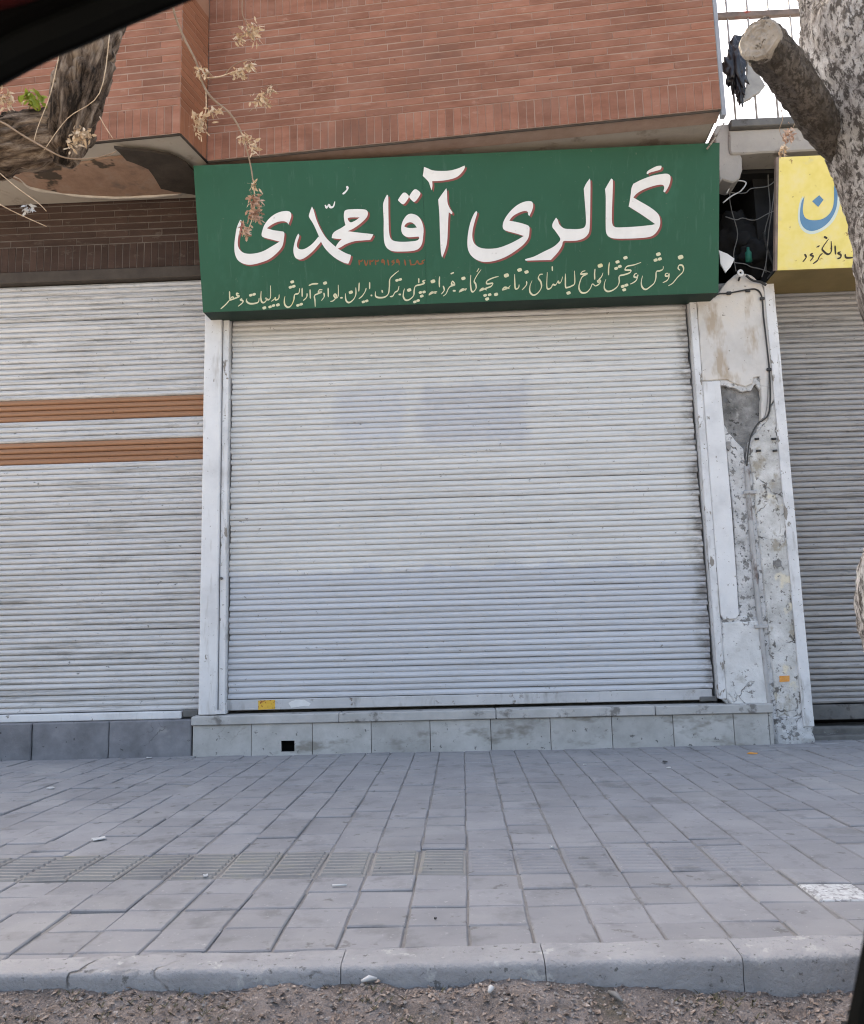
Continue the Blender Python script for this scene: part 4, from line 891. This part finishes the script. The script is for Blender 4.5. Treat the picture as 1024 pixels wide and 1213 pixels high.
for k in range(NA):
    an = 2*math.pi*k/NA; vs.append(b2-dl*.03+(ax*math.cos(an)+ay*math.sin(an))*.040)
fs = [(0, 1+k, 1+(k+1) % NA) for k in range(NA)]
for j in range(NR):
    for k in range(NA): p_, q2 = 1+j*NA+k, 1+j*NA+(k+1) % NA; fs.append((p_, p_+NA, q2+NA, q2))
kid('cut_face', mesh(vs, fs), MAT['cut_wood'], tr, 'pale sawn end of the limb')
# left tree: trunk outside the view, a crooked limb reaching in
tl = thing('tree', 'dark furrowed tree limb crooked across the upper left corner', 'tree', (-1.85, 1.95, -.1))
pth = spline([(-1.9, 1.95, -.15), (-1.87, 1.95, .4), (-1.85, 1.95, 1.2), (-1.84, 1.96, 1.9), (-1.9, 1.97, 2.6), (-1.98, 2.0, 3.4)], 10)
kid('trunk', tube(pth, lerp_list([.24, .19, .17, .17, .16, .14], len(pth)), 36, disp=furrow_disp(.012, 40, 7)), MAT['bark_left'], tl)
pth = spline([Vector((-1.84, 1.98, 2.02)), P(-60, 188, 2.0), P(0, 174, 2.0), P(45, 166, 2.0), P(82, 158, 2.0), P(104, 146, 2.0)], 26)
kid('limb', tube(pth, lerp_list([.095, .08, .072, .07, .06, .03], len(pth)), 110, disp=furrow_disp(.013, 42, 7)), MAT['bark_left'], tl)
pth = spline([P(74, 196, 1.99), P(83, 155, 1.97), P(96, 98, 1.97), P(109, 46, 1.98), P(124, -20, 2.0), P(140, -120, 2.02), P(150, -240, 2.05)], 26)
kid('limb', tube(pth, lerp_list([.02, .052, .063, .067, .068, .064, .06], len(pth)), 110, disp=furrow_disp(.013, 42, 7)), MAT['bark_left'], tl)

# dry twigs with hanging seed clusters
def leaf_cluster(c_, sx, sz, n, size, seed, droop=.7):
    rn = random.Random(seed); vs, fs = [], []
    for _ in range(n):
        p = c_+Vector((rn.gauss(0, sx*.5), rn.gauss(0, min(sx, sz)*.5), rn.gauss(0, sz*.5)))
        d = Vector((rn.gauss(.25, .55), rn.gauss(0, .5), rn.gauss(-.55, .5))).normalized(); s_ = d.orthogonal().normalized()
        s_ = (Matrix.Rotation(rn.uniform(0, 6.28), 3, d) @ s_); l = size*rn.uniform(.6, 1.5); w_ = l*rn.uniform(.14, .28); u = d.cross(s_)
        b = len(vs); curl = rn.uniform(-.9, .9)*l
        vs += [p, p+d*l*.4+s_*w_+u*curl*.3, p+d*l*.4-s_*w_+u*curl*.3, p+d*l*.8+s_*w_*.7+u*curl*.8, p+d*l*.8-s_*w_*.7+u*curl*.8, p+d*l+u*curl*1.3]
        fs += [(b, b+1, b+2), (b+1, b+3, b+4, b+2), (b+3, b+5, b+4)]
    return mesh(vs, fs)
def px(n_, Y): return n_*Y/FPX
def twig(label, Y, path, r0_, clusters, matc='straw', leafs='straw', side=()):
    t = thing('dry_twig', label, 'twig', P(*path[0], Y), 'dry twigs hanging at the upper left')
    pp = spline([P(x, y, Y)+Vector((0, .03*noise.noise(Vector((x*.02, y*.02, Y*9))), 0)) for x, y in path], 6)
    kid('stem', tube(pp, lerp_list([r0_*.85, r0_*.7, r0_*.4], len(pp)), 6), MAT['twig'], t)
    for sd_ in side:
        q = spline([P(x, y, Y) for x, y in sd_], 5); kid('stem', tube(q, lerp_list([r0_*.4, r0_*.25], len(q)), 5), MAT['straw'], t)
    for i, (x, y, sx, sz, n, m_) in enumerate(clusters): kid('seed_cluster', leaf_cluster(P(x, y, Y), px(sx, Y), px(sz, Y), int(n*1.7), px(6.2, Y), i*7+int(x)), MAT[m_], t)
twig('long dry twig with pale seed clusters hanging before the brick corner', 2.1, [(204, -20), (206, 12), (216, 40), (231, 70), (240, 98), (252, 118), (272, 134), (284, 152), (292, 175), (298, 200), (300, 215)], .0042,
     [(240, 84, 7, 8, 26, 'straw'), (236, 145, 9, 14, 60, 'straw'), (253, 130, 7, 5, 14, 'straw'), (287, 162, 8, 5, 16, 'straw'), (298, 172, 8, 8, 26, 'straw'), (300, 218, 5, 4, 14, 'straw'), (301, 236, 7, 8, 44, 'straw_red'), (302, 252, 8, 9, 50, 'straw_red'), (290, 272, 6, 10, 26, 'straw_red')],
     side=(((300, 215), (302, 240), (298, 262), (290, 280)), ((244, 92), (262, 90), (278, 84)), ((244, 105), (244, 130), (238, 145))))
twig('short dry twig with a pale seed cluster against the brick', 2.2, [(290, -20), (288, 15), (292, 28), (296, 40)], .002,
     [(298, 38, 11, 10, 60, 'straw'), (283, 44, 7, 4, 16, 'straw')])
twig('curled dry twig with straw leaves left of the brick bay middle', 2.15, [(240, 90), (262, 90), (276, 82), (290, 76), (300, 72)], .002, [(283, 84, 7, 8, 30, 'straw'), (294, 76, 8, 4, 20, 'straw')])
twig('small dry leaf spray just above the green sign', 2.18, [(322, 100), (312, 112), (303, 122), (294, 130)], .002, [(308, 117, 12, 7, 40, 'straw'), (320, 106, 5, 4, 10, 'straw')])
twig('bare twigs crossing the dark limb at the left edge', 1.85, [(-30, 130), (5, 146), (25, 160), (50, 176), (80, 190), (110, 184), (135, 176)], .003, [(8, 118, 9, 12, 36, 'straw'), (97, 158, 12, 8, 60, 'straw'), (84, 170, 5, 8, 16, 'straw'), (32, 244, 5, 8, 12, 'paper')],
     side=(((130, 40), (118, 110), (80, 140), (52, 178)), ((70, 65), (60, 110), (45, 150), (40, 168)), ((0, 205), (20, 222), (45, 240), (55, 250)), ((-10, 236), (15, 250), (55, 268)), ((118, 138), (126, 152), (134, 164))))
twig('dry twig tuft hanging in front of the pale roof beam', 3.2, [(926, 128), (928, 140), (925, 152), (930, 162)], .002, [(933, 158, 6, 10, 30, 'straw_red'), (926, 176, 4, 8, 16, 'straw')], side=(((940, 130), (942, 145), (935, 160)),))
t = thing('leaf_sprig', 'fresh yellow-green leaf sprig on the dark limb', 'leaves', P(36, 118, 1.95))
kid('leaves', leaf_cluster(P(38, 116, 1.92), px(14, 1.9), px(8, 1.9), 34, px(12, 1.9), 5), MAT['leaf_green'], t)
kid('stem', tube([P(30, 140, 1.96), P(34, 128, 1.94), P(38, 116, 1.92)], .0025, 6), MAT['twig'], t)
# bag and cloth caught beside the sawn limb
t = thing('plastic_bag', 'torn black plastic bag hanging on the railing beside the sawn limb', 'bag', P(872, 60, 6.45))
kid('bag', crumple(P(872, 78, 6.43), (.075, .05, .21), seed=11, shred=.9), MAT['black_plastic'], t)
kid('bag_tatter', crumple(P(877, 104, 6.42), (.03, .03, .12), seed=4, shred=1.2), MAT['black_plastic'], t)
kid('bag_flap', prism([P(x, y, 6.44) for x, y in ((862, 62), (866, 48), (874, 40), (884, 42), (880, 54), (884, 68), (886, 90), (881, 108), (877, 121), (873, 106), (868, 92), (860, 82), (858, 76))], .05, .012, .03, .02), MAT['black_plastic'], t)
t2 = obj('cloth_rag', prism([P(x, y, 6.47) for x, y in ((884, 70), (896, 78), (902, 92), (908, 100), (902, 108), (890, 116), (879, 121), (886, 95))], .03, .006, .014, .03), MAT['grey_cloth'], label='grey cloth rag hanging below the sawn limb', cat='rag')
o = obj('wire_piece', tube([P(838, 176, 5.9), P(850, 160, 5.95), P(858, 146, 6.1)], .008, 6), MAT['cut_wood'], label='pale bent rod at the top right corner of the green sign', cat='rod')

# ------------------------------------------------------------------ litter
def scrap(label, x, y, w_, h_, mt, cat='litter', name='paper_scrap', th=.004):
    c_ = PZ(x, y, .004); n = 7; w_ *= .75; h_ *= .75
    ps = [c_+Vector((math.cos(a)*w_*random.uniform(.6, 1.1), math.sin(a)*h_*random.uniform(.6, 1.1), 0)) for a in [i*2*math.pi/n for i in range(n)]]
    vs = [p+Vector((0, 0, random.uniform(.001, .009))) for p in ps]+[c_+Vector((0, 0, .005))]+[p for p in ps]
    fs = [(i, (i+1) % n, n) for i in range(n)]+[(n+1+i, n+1+(i+1) % n, (i+1) % n, i) for i in range(n)]
    return obj(name, mesh(vs, fs), MAT[mt], label=label, cat=cat, group='litter on the pavement')
scrap('white paper scrap lying at the far left of the paving', 61, 934, .035, .04, 'paper')
scrap('larger white paper scrap beside the tactile strip at left', 117, 994, .045, .045, 'paper')
scrap('tiny white scrap on the front edge of the tactile strip', 243, 1038, .014, .016, 'paper')
scrap('small white scrap at the foot of the dark plinth', 177, 898, .03, .03, 'paper')
scrap('tiny white scrap in the middle of the paving', 654, 1004, .013, .014, 'paper')
scrap('white scrap near the plinth at right of centre', 792, 910, .022, .025, 'paper')
scrap('dark crumpled scrap near the plinth at right of centre', 788, 903, .03, .03, 'cable')
scrap('white scrap near the middle of the plinth foot', 693, 906, .02, .03, 'paper')
scrap('dark speck of litter near the kerb in the middle', 516, 1089, .006, .008, 'cable')
scrap('crumpled orange wrapper at the right foot of the pale plinth', 892, 893, .045, .05, 'orange', name='food_wrapper')
c_ = PZ(402, 1049, .006)
obj('cigarette_end', tube([c_+Vector((-.024, 0, 0)), c_+Vector((.026, .002, 0))], .004, 8), MAT['paper'], label='white cigarette end lying before the tactile strip', cat='cigarette')

# verge litter: dry leaves, pebbles, weeds
def scatter(n, maker, seed, ymin=1.5, dens=None):
    rn = random.Random(seed); vs, fs = [], []
    k = 0
    while k < n:
        x = rn.uniform(-1.6, 1.6); y = rn.uniform(ymin, kout(x)-.004)
        if dens and dens(x, y) < rn.random(): continue
        k += 1; maker(rn, Vector((x, y, dirt_z(x, y))), vs, fs)
    return mesh(vs, fs)
def mk_leaf(rn, p, vs, fs):
    a = rn.uniform(0, 6.28); l = rn.choice((.003, .004, .006, .011)); w_ = l*rn.uniform(.2, .6); d = Vector((math.cos(a), math.sin(a), rn.uniform(-.3, .6))).normalized(); s_ = Vector((-math.sin(a), math.cos(a), rn.uniform(-.4, .4))).normalized()
    b = len(vs); p = p+Vector((0, 0, .003)); vs += [p-d*l, p+s_*w_+Vector((0, 0, l*.3)), p+d*l, p-s_*w_]; fs += [(b, b+1, b+2), (b, b+2, b+3)]
def mk_peb(rn, p, vs, fs):
    r_ = rn.choice((.0015, .002, .0025, .003, .004, .006))*rn.uniform(.7, 1.2); b = len(vs)
    for dx, dy, dz in ((1, 0, 0), (-1, 0, 0), (0, 1, 0), (0, -1, 0), (0, 0, .8), (0, 0, -.8)): vs.append(p+Vector((dx*rn.uniform(.6, 1.3), dy*rn.uniform(.6, 1.3), dz))*r_ if False else p+Vector((dx*r_*rn.uniform(.6, 1.3), dy*r_*rn.uniform(.6, 1.3), dz*r_+r_*.3)))
    for f in ((0, 2, 4), (2, 1, 4), (1, 3, 4), (3, 0, 4), (2, 0, 5), (1, 2, 5), (3, 1, 5), (0, 3, 5)): fs.append(tuple(b+i for i in f))
def mk_grass(rn, p, vs, fs):
    for _ in range(4):
        a = rn.uniform(0, 6.28); h = rn.uniform(.006, .018); d = Vector((math.cos(a)*.5, math.sin(a)*.5, 1)).normalized(); s_ = Vector((-math.sin(a), math.cos(a), 0))*.0014; b = len(vs)
        vs += [p-s_, p+s_, p+d*h*.6+s_*.7+Vector((0, 0, 0)), p+d*h+Vector((math.cos(a), math.sin(a), 0))*h*.4]; fs += [(b, b+1, b+2), (b, b+2, b+3)]
obj('leaf_litter', scatter(14000, mk_leaf, 1), MAT['leaf_dry'], label='brown dry leaf litter strewn over the earth verge', cat='leaf litter', kind='stuff')
obj('gravel', scatter(6000, mk_peb, 2), MAT['pebble'], label='small pale stones strewn over the earth verge', cat='gravel', kind='stuff')
obj('weeds', scatter(420, mk_grass, 3, 1.9, lambda x, y: max(0, noise.noise(Vector((x*4, y*6, 7)))*2.2)), MAT['grass'], label='low olive weeds along the foot of the kerb', cat='weeds', kind='stuff')
def stick(label, x, y, dx, dy, mt):
    c_ = PZ(x, y, -.085); c_.z = dirt_z(c_.x, c_.y)+.008
    obj('bark_chip', tube([c_+Vector((-dx, -dy, 0)), c_+Vector((0, 0, .006)), c_+Vector((dx, dy, .002))], [.004, .008, .003], 6), MAT[mt], label=label, cat='chip', group='chips on the verge')
stick('pale bark chip on the earth left of the middle', 352, 1184, .03, .012, 'straw'); stick('white chip on the earth below the kerb joint', 438, 1189, .02, .006, 'paper'); stick('small white chip upright on the earth in the middle', 583, 1197, .006, .012, 'paper'); stick('grey stick on the earth right of the middle', 730, 1193, .012, -.03, 'cable_grey')

# ------------------------------------------------------------------ the car the view is taken from: door frame round the open window
car = thing('car_door', 'black door frame of the car whose open window frames the view', 'car', (0, .5, .2))
YC = .50
inner = [(-640, 470), (-300, 262), (-8, 88), (97, 38), (207, -9), (415, -88), (700, -150), (1000, -185), (1180, -190), (1248, -140), (1240, 0), (1180, 300), (1090, 770), (1030, 1112), (1009, 1218), (980, 1365), (930, 1430), (800, 1460), (200, 1470), (-500, 1450), (-640, 1380), (-680, 900)]
ip = spline([P(x, y, YC) for x, y in inner], 4, True); cen = sum(ip, Vector())/len(ip)
def ring_mesh(w0, w1, y0, y1, y2):
    n = len(ip); vs, fs = [], []
    def off(i, w_):
        t = (ip[(i+1) % n]-ip[i-1]).normalized(); o_ = Vector((-t.z, 0, t.x))
        if o_.dot(ip[i]-cen) < 0: o_ = -o_
        return ip[i]+o_*w_
    prof = [(w0+.006, y0), (w0, y0+.008), (w0, y1), (w0+.012, y2), (w1, y2), (w1, y0+.01), (w1-.008, y0)]
    for i in range(n):
        for w_, y in prof: p = off(i, w_); vs.append((p.x, YC+y, p.z))
    q = len(prof)
    for i in range(n):
        for j in range(q): a = i*q+j; b = i*q+(j+1) % q; c2 = ((i+1) % n)*q+(j+1) % q; d2 = ((i+1) % n)*q+j; fs.append((a, b, c2, d2))
    return mesh(vs, fs)
kid('window_frame', ring_mesh(.010, .062, -.03, .02, .035), MAT['car_shade_black'], car)
kid('weather_seal', ring_mesh(0, .020, -.012, .006, .018), MAT['rubber'], car)
zs = P(500, 1460, YC).z
kid('door_panel', box(-.60, .36, YC-.03, YC+.09, zs-.16, zs-.02, .02, 2), MAT['car_shade_black'], car)
kid('pillar_trim', tube(spline([P(-220, 85, YC-.035), P(-60, 5, YC-.035), P(30, -22, YC-.035), P(150, -72, YC-.035)], 4), .011, 8), MAT['car_red'], car, 'dark red trim strip on the pillar')
